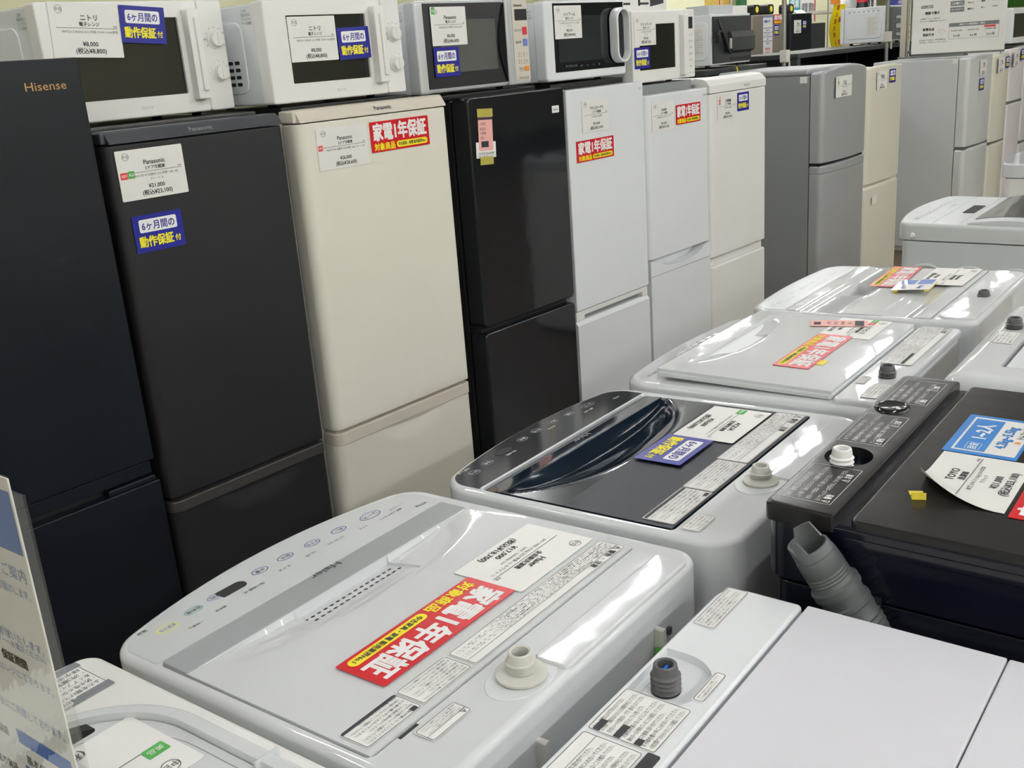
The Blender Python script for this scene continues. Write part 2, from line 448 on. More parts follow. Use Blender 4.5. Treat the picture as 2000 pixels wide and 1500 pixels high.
m = bpy.data.materials.new('lamp_tube'); m.use_nodes = True; b_ = m.node_tree.nodes['Principled BSDF']
b_.inputs['Base Color'].default_value = (.9, .9, .9, 1); b_.inputs['Emission Color'].default_value = (*TUBE_COLOUR, 1); b_.inputs['Emission Strength'].default_value = TUBE_POWER; MATS['lamp_tube'] = m
first = None
for ry, rx in LAMP_ROWS:
    for x in rx:
        if first is None:
            t = thing('strip_lamp', 'white strip lamp with one bare tube, hanging under the ceiling', 'ceiling lamp', MO(x, ry, CEIL), 'ceiling strip lamps')
            pr = [(-.05, -.045), (-.03, -.05), (.03, -.05), (.05, -.045), (.05, 0), (-.05, 0)]
            hs = obj('housing', prism(NB(), pr, -.64, .64, mp=MAP_YZ), 'fixture', t, smooth=False, wn=False)
            tb = obj('tube', tube(NB(), [(-.6, 0, -.082), (.6, 0, -.082)], .0125, 8), 'lamp_tube', t, wn=False)
            sk = obj('socket', box(box(NB(), -.63, -.6, -.02, .02, -.11, -.045), .6, .63, -.02, .02, -.11, -.045), 'fixture', t, smooth=False, wn=False)
            first = (t, (hs, tb, sk))
        else:
            r_ = first[0].copy(); COL.objects.link(r_); r_.matrix_world = MO(x, ry, CEIL)
            for ch in first[1]: c_ = ch.copy(); COL.objects.link(c_); c_.parent = r_

# ------------------------------------------------------------------ refrigerators
YF = 2.15
FR_G = 'refrigerators in the long row'
def plan(x0, x1, t, rl=.012, rrr=.012, b=0, n=5, nb=10):
    o = []
    def yb(x): u = (x-x0)/(x1-x0)*2-1; return -b*(1-u*u)
    for k in range(n+1): a = pi+pi/2*k/n; o.append((x0+rl+rl*cos(a), rl+rl*sin(a)+yb(x0+rl)))
    if b:
        for k in range(1, nb): x = x0+rl+(x1-x0-rl-rrr)*k/nb; o.append((x, yb(x)))
    for k in range(n+1): a = 1.5*pi+pi/2*k/n; o.append((x1-rrr+rrr*cos(a), rrr+rrr*sin(a)+yb(x1-rrr)))
    o += [(x1, t), (x0, t)]
    return o
def fridge(x0, x1, label, y=YF):
    return thing('refrigerator', label, 'refrigerator', MQ((x0+x1)/2, y, 0), FR_G), (x1-x0)/2
def cabinet(t, h, top, m, y0=.065, d=.6, r=.006, x=None):
    bm = box(NB(), -(x or h), (x or h), y0, d, .03, top, r); box(bm, -h+.02, h-.02, y0+.03, d-.02, 0, .031)
    return obj('cabinet', bm, m, t)
def door(name, t, h, z0, z1, m, tk=.06, rl=.012, rrr=.012, b=0, r=.004, y=0):
    bm = prism(NB(), [(a, c+y) for a, c in plan(-h, h, tk, rl, rrr, b)], z0, z1, r, r, 3); return obj(name, bm, m, t)
def logo(par, s, x, z, h, m, w=None, y=-.0008, bold=.012):
    bm = put_text(NB(), s, x, 0, h, w, 'c', bold); bm.transform(Matrix.Translation((0, y, z)) @ Matrix.Rotation(pi/2, 4, 'X')); return flat('lettering', bm, m, par)

# tall navy black one, far left
t, h = fridge(.60, 1.160, 'tall navy black refrigerator with gold lettering, standing at the near end of the row')
cabinet(t, h, 1.552, 'navy_black', .065, .5)
d = door('upper_door', t, h, .648, 1.559, 'navy_black', r=.003, rl=.004, rrr=.004); logo(d, 'Hisense', .199, 1.5065, .018, 'gold', -.088)
bm = box(NB(), -h, h-.006, .012, .06, .612, .643, .002); obj('handle_rail', bm, 'navy_black', t)
bm = box(NB(), -h+.02, h-.01, .03, .06, .585, .612); obj('handle_recess', bm, 'hole', t)
bm = box(NB(), h-.125, h-.002, .004, .03, .593, .6085, .004); obj('handle_end', bm, 'navy_black', t)
door('lower_door', t, h+.005, .05, .594, 'navy_black', r=.003, rl=.004, rrr=.004)

def panasonic(x0, x1, label, m, mcap, mtrim, mlogo, gapm, z):
    t, h = fridge(x0, x1, label)
    cabinet(t, h, z['top']-.012, m)
    o = [(.0, z['cap']), (.0, z['cap']+.004), (.016, z['top']-.004), (.022, z['top']), (.07, z['top']), (.07, z['cap'])]
    bm = prism(NB(), o, -h+.012, h, 0, mp=MAP_YZ); box(bm, -h, -h+.0125, .012, .07, z['cap'], z['top']-.001, .004)
    c = obj('top_cap', bm, mcap, t, smooth=False)
    lo = put_text(NB(), 'Panasonic', 0, 0, .0125, -.064, 'c', .02); tl = atan(.016/(z['top']-z['cap']-.008))
    lo.transform(Matrix.Translation((z['logo'], .0072, (z['cap']+z['top'])/2)) @ Matrix.Rotation(pi/2-tl, 4, 'X')); flat('lettering', lo, mlogo, c)
    dd = door('upper_door', t, h, z['gap'], z['cap']-.003, m, rl=.028, rrr=.014)
    bm = box(NB(), -h+.01, h-.01, .02, .065, z['lip'], z['gap']); obj('door_gap', bm, gapm, t)
    # pull-out lower door: lip above, panel below with a hand hollow in its middle
    bm = prism(NB(), plan(-h, h, .06, .03, .014), z['lip2'], z['lip'], .004, .001, 3); lip = obj('drawer_lip', bm, mtrim, t)
    nx, nz = 46, 34; zt, zb = z['lip2']-.001, .05; cx, cw = z['hol'], .13
    def yy(x, zz):
        u = (x-cx)/cw; dep = 0
        if abs(u) < 1:
            q = (zt-zz)/(.075*(1-u*u)**.5+1e-6); dep = .011*(1-u**4)*(1-sm(q)) if q < 1 else 0
        e = max(0, 1-(x+h)/.028); e2 = max(0, 1-(h-x)/.014)
        return .004+dep+.028*(1-sqrt(max(0, 1-e*e)))+.014*(1-sqrt(max(0, 1-e2*e2)))
    xs = seq((-h, .004), (-h+.03, .012), (h-.02, .004), (h, 1)); zs = seq((zb, .1), (zt-.1, .0045), (zt, 1))
    bm = NB(); T = [[bm.verts.new((x, yy(x, q), q)) for x in xs] for q in zs]
    for j in range(len(zs)-1):
        for i in range(len(xs)-1): bm.faces.new((T[j][i], T[j][i+1], T[j+1][i+1], T[j+1][i]))
    loop = T[0][:] + [q[-1] for q in T[1:]] + T[-1][-2::-1] + [q[0] for q in T[-2:0:-1]]; n = len(loop)
    B2 = [bm.verts.new((v.co.x, .06, v.co.z)) for v in loop]
    for i in range(n): bm.faces.new((loop[i], B2[i], B2[(i+1) % n], loop[(i+1) % n]))
    bm.faces.new(B2); obj('lower_door', bm, m, t, wn=False)
    return t
panasonic(1.182, 1.667, 'matt black refrigerator with grey top cap, beside the navy black one', 'black_matt', 'black_cap', 'black_brown', 'logo_grey', 'hole',
          dict(cap=1.374, top=1.401, gap=.529, lip=.519, lip2=.490, logo=.010, hol=.02))
panasonic(1.712, 2.268, 'cream refrigerator with a red card on its door, between two black ones', 'cream', 'cream_dark', 'cream_dark', 'logo_dark', 'cream_dark',
          dict(cap=1.370, top=1.402, gap=.528, lip=.519, lip2=.484, logo=.032, hol=.03))
# glossy black
t, h = fridge(2.362, 2.844, 'glossy black refrigerator with a pink slip taped on its door')
bm = box(NB(), -h+.004, h-.004, .075, .6, .03, 1.378, .01); box(bm, -h+.03, h-.03, .1, .58, 0, .031); obj('cabinet', bm, 'black_plastic', t)
def xzdoor(name, z0, z1, m, hh=h, r=.016, y0=0, y1=.065, par=t):
    bm = prism(NB(), rr(-hh, hh, z0, z1, r, 5), -y1, -y0, .006, .004, 3, mp=MAP_XZ); return obj(name, bm, m, par)
d = xzdoor('upper_door', .668, 1.384, 'black_gloss'); xzdoor('lower_door', .05, .648, 'black_gloss')
bm = box(NB(), -h+.01, h-.012, .03, .078, .645, .671); obj('door_gap', bm, 'hole', t)
bm = prism(NB(), rr(-.019, .019, 1.304, 1.327, .002, 2), 0, .0005, mp=MAP_XZ); bm.transform(Matrix.Translation((.19, -.0002, 0)))
tg = obj('name_sticker', bm, 'paper', d); logo(tg, 'Haier', .19, 1.3155, .008, 'ink', y=-.001)
# flat white with a shiny handle ledge
t, h = fridge(2.856, 3.328, 'tall flat white refrigerator with a red card, beside the glossy black one')
cabinet(t, h, 1.362, 'cool_white', .06)
d = door('upper_door', t, h, .606, 1.370, 'cool_white', tk=.055, rl=.005, rrr=.005, r=.003); logo(d, 'IRIS', h-.022, 1.347, .007, 'logo_grey')
bm = box(NB(), -h, h-.004, .006, .055, .585, .603, .001); obj('handle_rail', bm, 'warm_white', t)
bm = box(NB(), -h+.05, h-.045, .028, .05, .558, .5855); obj('handle_recess', bm, 'grey_side', t)
for s in (-1, 1): box_ = box(NB(), (-h if s < 0 else h-.04), (-h+.05 if s < 0 else h-.004), .006, .05, .568, .5855, .001); obj('handle_block', box_, 'warm_white', t)
bm = prism(NB(), [(0, .05), (.0, .552), (.012, .566), (.055, .566), (.055, .05)], -h, h, mp=MAP_YZ); obj('lower_door', bm, 'cool_white', t, smooth=False)
# white with a crescent handle
t, h = fridge(3.346, 3.806, 'white refrigerator with a crescent hand hollow and a red card')
cabinet(t, h, 1.306, 'cool_white', .06)
d = door('upper_door', t, h, .694, 1.316, 'cool_white', tk=.055, rl=.03, rrr=.012, r=.006); logo(d, 'SHARP', h-.03, 1.289, .007, 'logo_grey')
bm = box(NB(), -h+.004, h-.004, .0495, .055, .60, .694); obj('hand_hollow', bm, 'cool_white', t)
o = [(-h, .05), (h, .05), (h, .689)] + [(.19-.38*k/16, .689-.042*(1-((k-8)/8)**2)**.7) for k in range(17)] + [(-h, .689)]
bm = prism(NB(), o, -.055, 0, 0, mp=MAP_XZ); obj('lower_door', bm, 'cool_white', t, smooth=False)
bm = box(NB(), -h+.002, h-.002, -.0012, .003, .628, .6295); flat('groove_line', bm, 'grey_trim', t)
# white with cap
t, h = fridge(3.818, 4.314, 'off-white refrigerator with a blue card, last one before the gap')
cabinet(t, h, 1.335, 'warm_white', .06)
o = [(.0, 1.289), (.0, 1.318), (.016, 1.338), (.03, 1.345), (.07, 1.350), (.09, 1.336), (.09, 1.289)]
bm = prism(NB(), o, -h, h, mp=MAP_YZ); c = obj('top_cap', bm, 'warm_white', t); logo(c, 'MITSUBISHI', .07, 1.304, .008, 'logo_grey')
d = door('upper_door', t, h, .612, 1.286, 'warm_white', tk=.055, rl=.026, rrr=.012)
bm = box(NB(), -h+.004, h-.02, .03, .06, .57, .615); obj('door_gap', bm, 'cream_dark', t)
bm = prism(NB(), plan(-h, h, .06, .026, .012), .05, .575, .01, .003); obj('lower_door', bm, 'warm_white', t)
bm = prism(NB(), plan(-h+.02, h-.004, .04, .026, .012), .5755, .606, .004, .001); bm.transform(Matrix.Translation((0, .014, 0))); obj('drawer_lip', bm, 'warm_white', t)
# grey domed one, side in view
t, h = fridge(4.908, 5.458, 'grey refrigerator with rounded top edge and dark grey side, alone after the gap')
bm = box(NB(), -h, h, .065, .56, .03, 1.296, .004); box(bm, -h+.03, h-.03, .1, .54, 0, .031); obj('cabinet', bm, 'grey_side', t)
bm = box(NB(), -h-.002, h+.002, .075, .562, 1.296, 1.328, .012, 3); obj('top_panel', bm, 'silver_grey', t)
def domed(name, z0, z1, dome, m, tk=.06, b=.02, par=t, hh=h, rl=.03):
    o = plan(-hh, hh, tk, rl, .02, b, nb=14); bm = prism(NB(), o, z0, z1, .012, .003, 4)
    for v in bm.verts:
        if v.co.z > (z0+z1)/2: u = v.co.x/hh; v.co.z += dome*(1-u*u)
    return obj(name, bm, m, par)
d = domed('upper_door', .876, 1.308, .026, 'silver_grey'); 
bm = box(NB(), -h+.005, h-.005, .012, .066, .848, .876); obj('door_gap', bm, 'hole', t)
bm = prism(NB(), plan(-h, h, .06, .03, .02, .02, nb=14), .825, .862, .008, .001); obj('handle_rail', bm, 'silver_grey', t)
bm = prism(NB(), plan(-h, h, .06, .03, .02, .02, nb=14), .05, .823, .002, .003); obj('lower_door', bm, 'silver_grey', t)
bm = box(NB(), -h-.0006, -h+.0004, .078, .115, 1.262, 1.292); lb = flat('rating_label', bm, 'paper', t)
# beige one
t, h = fridge(5.464, 5.970, 'beige refrigerator beside the grey domed one')
cabinet(t, h, 1.285, 'cream', .06)
d = domed('upper_door', .690, 1.293, .012, 'beige', .055, .012, t, h, .05)
bm = box(NB(), -h+.006, h-.006, .012, .06, .678, .692); obj('door_gap', bm, 'cream_dark', t)
bm = prism(NB(), plan(-h, h, .055, .04, .02, .01, nb=10), .05, .678, .02, .003); obj('lower_door', bm, 'beige', t)
bm = prism(NB(), rr(-.165, -.09, .575, .62, .003, 2), .012, .0128, mp=MAP_XZ); pn = obj('paper_slip', bm, 'paper', t)
# far ones beyond the second gap
def farfridge(x0, x1, label, top, gap, m, mside, b, hr=.03, y=YF):
    t, h = fridge(x0, x1, label, y)
    cabinet(t, h, top-.01, mside, .065, .62)
    domed('upper_door', gap+.008, top-.008, .008, m, .06, b, t, h, .03)
    bm = box(NB(), -h+.006, h-.006, .0, .064, gap-.012, gap+.01); obj('door_gap', bm, 'grey_trim', t)
    bm = prism(NB(), plan(-h, h, .06, .03, .02, b, nb=10), .05, gap-.008, .016, .003); obj('lower_door', bm, m, t)
    return t
t = farfridge(7.135, 7.64, 'light grey refrigerator with a wide plain side, under the white signboard', 1.276, .70, 'silver_panel', 'grey_white', .02)
bm = box(NB(), -.2536, -.2526, .07, .10, 1.235, 1.262); flat('rating_label', bm, 'paper', t)
farfridge(7.652, 8.03, 'narrow beige gold refrigerator behind the light grey one', 1.262, .672, 'beige', 'cream', .02)
farfridge(8.042, 8.42, 'pinkish white refrigerator with a bright handle rail high on its front', 1.288, .915, 'pink_white', 'pink_white', .008)
farfridge(8.43, 8.95, 'pale grey refrigerator cut by the right edge of the photo', 1.288, .60, 'silver_panel', 'silver_panel', .01)

# ---- cards on the refrigerators
FB = MQ()
E_ = .0012
def fc(x0, x1, z0, z1): return (x0+x1)/2, (z0+z1)/2, x1-x0, z1-z0
x, z, cw, ch = fc(1.201, 1.370, 1.248, 1.3585)
price_card(on_front(FB, x, YF-E_, z), cw, ch, ('Panasonic', '2ドア冷蔵庫', ('NR-B17DW 右開き 2021年製 168L 44L', 'グレード B'), '¥21,000', '(税込¥23,100)'),
           'white price card with red and green tabs on the matt black refrigerator', (('tab_red', -cw*.42, 0, .018, .015), ('tab_green', -cw*.315, .001, .016, .016)))
x, z, cw, ch = fc(1.213, 1.340, 1.129, 1.213); blue_card(on_front(FB, x, YF-E_, z), cw, ch, 'blue guarantee card below the price card on the matt black refrigerator')
x, z, cw, ch = fc(1.768, 1.945, 1.2425, 1.3505)
price_card(on_front(FB, x, YF-E_, z), cw, ch, ('Panasonic', '2ドア冷蔵庫', ('NR-B17CW 右開き 2020年製 168L グレード B',), '¥26,000', '(税込¥28,600)'),
           'white price card with a red tab on the cream refrigerator', (('tab_red', -cw*.44, .004, .015, .014),))
x, z, cw, ch = fc(1.958, 2.186, 1.268, 1.350); red_card(on_front(FB, x, YF-E_, z), cw, ch, 'red guarantee card on the cream refrigerator')
x, z, cw, ch = fc(2.938, 3.097, 1.221, 1.3305)
price_card(on_front(FB, x, YF-E_, z), cw, ch, ('アイリスオーヤマ', '2ドア冷蔵庫', ('2021年製 142L 右開き',), '¥19,000', '(税込¥20,900)'), 'white price card on the tall flat white refrigerator', emblem=True, res=1)
x, z, cw, ch = fc(2.897, 3.122, 1.125, 1.1975); red_card(on_front(FB, x, YF-E_, z), cw, ch, 'red guarantee card on the tall flat white refrigerator')
x, z, cw, ch = fc(3.380, 3.538, 1.182, 1.285)
price_card(on_front(FB, x, YF-E_, z), cw, ch, ('SHARP', '2ドア冷蔵庫', ('2020年製 137L つけかえどっちもドア',), '¥21,000', '(税込¥23,100)'), 'white price card on the refrigerator with the crescent hand hollow', res=1)
x, z, cw, ch = fc(3.553, 3.740, 1.191, 1.2655); red_card(on_front(FB, x, YF-E_, z), cw, ch, 'red guarantee card on the refrigerator with the crescent hand hollow', 1)
x, z, cw, ch = fc(3.879, 4.040, 1.175, 1.279)
price_card(on_front(FB, x, YF-E_, z), cw, ch, ('三菱電機', '2ドア冷蔵庫', ('2019年製 146L 右開き',), '¥18,000', '(税込¥19,800)'), 'white price card on the off-white refrigerator before the gap', (('tab_red', -cw*.38, .022, .011, .018),), res=1)
x, z, cw, ch = fc(4.050, 4.153, 1.200, 1.2755); blue_card(on_front(FB, x, YF-E_, z), cw, ch, 'blue guarantee card on the off-white refrigerator before the gap', 1)
x, z, cw, ch = fc(5.017, 5.211, 1.180, 1.2805)
price_card(on_front(FB, x, YF-.0212, z, 0), cw, ch, ('AQUA', '2ドア冷蔵庫', ('2018年製 109L 右開き',), '¥12,000', '(税込¥13,200)'), 'white price card on the grey domed refrigerator', (('tab_green', -cw*.34, .02, .016, .016),), res=1)
x, z, cw, ch = fc(5.567, 5.708, 1.178, 1.2735)
price_card(on_front(FB, x, YF-.0125, z), cw, ch, ('無印良品', '2ドア冷蔵庫', ('2017年製 137L',), '¥15,000', '(税込¥16,500)'), 'white price card on the beige refrigerator', res=1)
x, z, cw, ch = fc(5.74, 5.83, 1.205, 1.275); blue_card(on_front(FB, x, YF-.0138, z), cw, ch, 'blue guarantee card on the beige refrigerator', 1)
for x0, cz, lab, bl, dx, dz in ((7.30, 1.195, 'white price card on the light grey refrigerator under the signboard', 'blue guarantee card low on the light grey refrigerator under the signboard', 0, -.105),
                        (7.70, 1.190, 'white price card on the narrow beige gold refrigerator', 'blue guarantee card on the narrow beige gold refrigerator', .16, .01),
                        (8.06, 1.215, 'white price card on the pinkish white refrigerator', 'blue guarantee card on the pinkish white refrigerator', .17, .02)):
    price_card(on_front(FB, x0+.07, YF-.022, cz), .14, .10, ('冷蔵庫', '2ドア冷蔵庫', ('右開き',), '¥16,000', '(税込¥17,600)'), lab, res=1, emblem=False)
    blue_card(on_front(FB, x0+.055+dx, YF-.0225, cz+dz), .095, .075, bl, 1)
# pink slip taped on the glossy black refrigerator
t = thing('stock_slip', 'pink stock slip taped on the glossy black refrigerator', 'paper slip', on_front(FB, 2.432, YF-E_, 1.262, radians(-3)))
bm = prism(NB(), rr(-.046, .046, -.062, -.014, .001, 1), 0, .0005); obj('white_slip', bm, 'paper_matt', t, smooth=False)
bm = prism(NB(), rr(-.033, .033, -.04, .062, .001, 1), .0006, .0011); pk = obj('pink_slip', bm, 'pink_paper', t, smooth=False)
bm = NB(); box(bm, -.033, .033, .052, .06, .0011, .0013); box(bm, -.022, .012, -.03, -.012, .0011, .0013)
for k, (s, q) in enumerate((('入荷日', .04), ('商品名', .025), ('冷蔵庫', .012), ('担当', -.002))): put_text(bm, s, -.026, q, .007, None, 'l', .008, res=1, z=.0013)
put_text(bm, '中古家電 商品管理票', 0, -.049, .006, .08, 'c', .008, res=1, z=.0009); put_text(bm, '大切に お取り扱いください', 0, -.057, .005, .08, 'c', .008, res=1, z=.0009)
flat('lettering', bm, 'ink', pk)
for zz in (.073, -.071): bm = box(NB(), -.036+.006*(zz < 0), .036-.004*(zz < 0), zz-.012, zz+.012, .0012, .0015); flat('tape', bm, 'masking_tape', t)

# ------------------------------------------------------------------ microwave ovens on the refrigerators
MW_G = 'microwave ovens on top of the refrigerators'
def mwave(x0, x1, yf, z0, z1, d, label, m='warm_white', mside='cool_white', group=MW_G, feet=True, turn=0):
    """origin under the middle of the front face; front at local y = 0"""
    t = thing('microwave_oven', label, 'microwave oven', MQ((x0+x1)/2, yf, z0) @ Matrix.Rotation(turn, 4, 'Z'), group)
    h = (x1-x0)/2; H = z1-z0
    bm = box(NB(), -h+.004, h-.004, .045, d, .0, H-.004, .006); obj('body', bm, mside, t)
    if feet:
        for s in (-1, 1):
            for yy in (.09, d-.06):
                bm = lathe(NB(), [(0, .002), (.014, .002), (.012, -.009), (0, -.009)], 12, c=(s*(h-.06), yy, 0)); obj('foot', bm, 'black_plastic', t)
    return t, h, H
def side_plate(t, h, d, H, vents=True, mp='cool_white'):
    """embossed left side of a microwave with its vent slots and rating text"""
    bm = prism(NB(), rr(.10, d-.03, .03, H-.045, .03, 6), 0, .003, .0025, 0, 2, mp=lambda a, b, c: (-h+.004-c, a, b)); pl = obj('side_plate', bm, mp, t)
    if vents:
        bm = NB()
        for r in range(4):
            for c in range(3):
                y = .125+.028*c; z = .05+.018*r
                prism(bm, rr(y, y+.02, z, z+.009, .003, 2), 0, .0006, mp=lambda a, b, q: (-h+.0012-q, a, b))
        flat('vent_slots', bm, 'hole', pl)
    bm = NB()
    for i, s in enumerate(('ご注意', '高温部に触れない', 'でください', 'アース接続')): put_text(bm, s, 0, -.01*i, .006, .04, 'l', .008, res=1)
    bm.transform(Matrix.Translation((-h+.0036, .095, H-.02)) @ Matrix.Rotation(-pi/2, 4, 'Z') @ Matrix.Rotation(pi/2, 4, 'X')); flat('lettering', bm, 'ink_grey', pl)
def front_text(bm0, t, m='ink_grey', y=-.0008, name='lettering'):
    bm0.transform(Matrix.Translation((0, y, 0)) @ Matrix.Rotation(pi/2, 4, 'X')); return flat(name, bm0, m, t)
def dial(par, x, z, r=.021, y=0, m='warm_white'):
    bm = lathe(NB(), [(0, .016), (r*.8, .016), (r*.86, .014), (r, .003), (r*1.12, .003), (r*1.12, 0), (0, 0)], 30)
    box(bm, -.003, .003, -r*.8, r*.8, .0155, .0185, .001)
    bm.transform(Matrix.Translation((x, y, z)) @ Matrix.Rotation(pi/2, 4, 'X')); return obj('knob', bm, m, par)
def simple_mw(x0, x1, yf, z0, z1, label):
    t, h, H = mwave(x0, x1, yf, z0, z1, .34, label)
    side_plate(t, h, .34, H)
    xd = h-.072      # right edge of the door
    win = rr(-h+.07, h-.132, .047, H-.038, .003, 2)
    bm = prism(NB(), rr(-h, xd, 0, H, .006, 3), -.044, 0, .005, .002, 3, hole=win, depth=.008, mp=MAP_XZ); dd = obj('door', bm, 'warm_white', t)
    bm = prism(NB(), rr(-h+.0705, h-.1325, .0475, H-.0385, .002, 2), -.012, -.006, mp=MAP_XZ); obj('window', bm, 'glass_dark', dd)
    bm = box(NB(), h-.12, h-.082, -.026, .004, .03, H-.02, .006); box(bm, h-.105, h-.088, -.032, -.02, .05, H-.04, .004); obj('handle', bm, 'warm_white', dd)
    bm = NB(); put_text(bm, '□ニトリ', -.01, .022, .006, .03, 'c', .01, res=1); front_text(bm, dd, 'ink_grey')
    bm = prism(NB(), rr(xd+.001, h, 0, H, .006, 3), -.044, 0, .005, .002, 3, mp=MAP_XZ); cp = obj('control_panel', bm, 'warm_white', t)
    for i, z in enumerate((H-.093, H-.174)):
        dial(cp, h-.032, z)
        bm = NB()
        for j in range(9):
            a = radians(210-30*j); put_text(bm, ('弱', '解凍', '200', '中', '500', '600', '強', '700', '30')[j] if i == 0 else str((0, 1, 2, 3, 5, 8, 10, 15, 30)[j]), h-.032+.029*cos(a), z+.029*sin(a), .004, .012, 'c', .01, res=1)
        front_text(bm, cp, 'ink_grey')
    return t
mw1 = simple_mw(1.172, 1.658, 2.32, 1.4175, 1.682, 'white two-knob microwave on the matt black refrigerator')
mw2 = simple_mw(1.696, 2.170, 2.205, 1.4195, 1.672, 'white two-knob microwave on the cream refrigerator')
# price and guarantee cards on those two
x = 2.32/2.2
def mfc(x0, x1, z0, z1, k=1): return (x0+x1)/2*k, 1.5+((z0+z1)/2-1.5)*k, (x1-x0)*k, (z1-z0)*k
cx, cz, cw, ch = mfc(1.138, 1.299, 1.558, 1.670, x)
price_card(on_front(FB, cx, 2.32-E_, cz, radians(-3)), cw, ch, ('ニトリ', '電子レンジ', ('MM720CUKN06 2021年製 700W 60Hz専用',), '¥8,000', '(税込¥8,800)'), 'white price card left of the blue one on the microwave above the matt black refrigerator')
cx, cz, cw, ch = mfc(1.299, 1.411, 1.582, 1.661, x); blue_card(on_front(FB, cx, 2.32-.0035, cz, radians(-4)), cw, ch, 'blue guarantee card on the microwave above the matt black refrigerator')
cx, cz, cw, ch = mfc(1.767, 1.926, 1.519, 1.6305)
price_card(on_front(FB, cx, 2.205-E_, cz), cw, ch, ('ニトリ', '電子レンジ', ('MM720CUKN05 2021年製 700W 60Hz専用',), '¥8,000', '(税込¥8,800)'), 'white price card on the microwave above the cream refrigerator')
cx, cz, cw, ch = mfc(1.929, 2.043, 1.518, 1.600); blue_card(on_front(FB, cx, 2.205-.002, cz, radians(1)), cw, ch, 'blue guarantee card on the microwave above the cream refrigerator')
# silver one with dark glass door and buttons
t, h, H = mwave(2.225, 2.740, 2.2, 1.404, 1.664, .36, 'silver microwave with grey glass door and buttons, on the glossy black refrigerator', 'silver', 'cool_white')
side_plate(t, h, .36, H, False)
bm = prism(NB(), rr(-h, h-.115, 0, H, .012, 4), -.044, 0, .008, .002, 3, hole=rr(-h+.032, h-.121, .012, H-.006, .003, 2), depth=.004, mp=MAP_XZ); dd = obj('door', bm, 'silver', t)
bm = prism(NB(), rr(-h+.0325, h-.1215, .0125, H-.0065, .002, 2), 0, .003, mp=MAP_XZ); bm.transform(Matrix.Translation((0, .004, 0))); gl = obj('door_glass', bm, 'black_plastic', dd)
bm = prism(NB(), rr(-h+.10, h-.165, .055, H-.055, .002, 2), 0, .0008, mp=MAP_XZ); bm.transform(Matrix.Translation((0, .0008, 0))); obj('window', bm, 'glass_grey', gl)
o = [(h-.121, .012), (h-.121, H-.008)] + [(h-.121-.034*sin(pi*k/12), H-.008-(H-.02)*k/12) for k in range(1, 12)]
bm = prism(NB(), o[::-1], 0, .004, mp=MAP_XZ); obj('handle_hollow', bm, 'black_gloss', dd)
bm = prism(NB(), rr(h-.1145, h-.086, 0, H, .004, 3), -.04, .004, .006, .002, 3, mp=MAP_XZ); obj('handle', bm, 'silver', dd)
bm = prism(NB(), rr(h-.085, h, 0, H, (.003, .012, .012, .003), 4), -.044, 0, .006, .002, 3, mp=MAP_XZ); cp = obj('control_panel', bm, 'silver', t)
bm = prism(NB(), rr(h-.081, h-.006, .012, H-.004, .003, 2), 0, .0012, mp=MAP_XZ); fp = obj('key_sheet', bm, 'post_beige', cp)
bm = prism(NB(), rr(h-.068, h-.008, H-.064, H-.03, .002, 2), .0012, .002, mp=MAP_XZ); obj('display_window', bm, 'hole', cp)
def key(x0, z0, x1, z1, m, s=''):
    bm = prism(NB(), rr(x0, x1, z0, z1, .0025, 2), .0012, .003, .0008, 0, 2, mp=MAP_XZ); k = obj('button', bm, m, cp)
    if s: bm = NB(); put_text(bm, s, (x0+x1)/2, (z0+z1)/2, .006, (x1-x0)*.8, 'c', .008, res=1); front_text(bm, k, 'ink', -.0034)
key(h-.034, .152, h-.012, .176, 'button_red'); key(h-.034, .117, h-.012, .14, 'button_blue')
for i, (zz, mm, s1, s2) in enumerate(((.085, 'post_beige', '1', '2'), (.063, 'post_beige', '分', '秒'), (.04, 'orange', '取消', ''))):
    key(h-.06, zz, h-.04, zz+.016, 'post_beige', s1); key(h-.034, zz, h-.012, zz+.016, mm, s2)
bm = NB(); put_text(bm, 'Panasonic', h-.05, H-.018, .008, .05, 'c', .02); put_text(bm, 'あたため', h-.056, .166, .007, .034, 'c', .01, res=1); put_text(bm, '飲み物', h-.056, .13, .007, .03, 'c', .01, res=1); put_text(bm, 'NE-EH228', h-.04, .02, .008, .055, 'c', .01, res=1)
front_text(bm, cp, 'logo_dark', -.0021)
cx, cz, cw, ch = mfc(2.287, 2.440, 1.5375, 1.646)
price_card(on_front(FB, cx, 2.2-E_, cz), cw, ch, ('Panasonic', '電子レンジ', ('NE-EH228 2015年製 50/60Hz 850W',), '¥6,000', '(税込¥6,600)'), 'white price card with a green tab on the silver microwave', (('tab_green', -cw*.42, ch*.4, .015, .02),))
cx, cz, cw, ch = mfc(2.287, 2.396, 1.449, 1.533); blue_card(on_front(FB, cx, 2.2-.002, cz), cw, ch, 'blue guarantee card on the silver microwave')
# white with black glass and oval handle
t, h, H = mwave(2.826, 3.300, 2.2, 1.4, 1.658, .34, 'white microwave with black glass door and oval handle, next to the silver one', 'cool_white', 'cool_white')
side_plate(t, h, .34, H, False)
bm = prism(NB(), rr(-h, h, 0, H, .012, 4), -.044, 0, .009, .003, 3, hole=rr(-h+.046, h-.010, .028, H-.006, .004, 2), depth=.003, mp=MAP_XZ); dd = obj('door', bm, 'cool_white', t)
bm = prism(NB(), rr(-h+.0465, h-.0105, .0285, H-.0065, .003, 2), 0, .0022, mp=MAP_XZ); bm.transform(Matrix.Translation((0, .003, 0))); gl = obj('door_glass', bm, 'black_gloss', dd)
bm = prism(NB(), rr(-h+.07, h-.14, .06, H-.05, .004, 2), 0, .0006, mp=MAP_XZ); bm.transform(Matrix.Translation((0, .0006, 0))); wn_ = obj('window', bm, 'glass_smoke', gl)
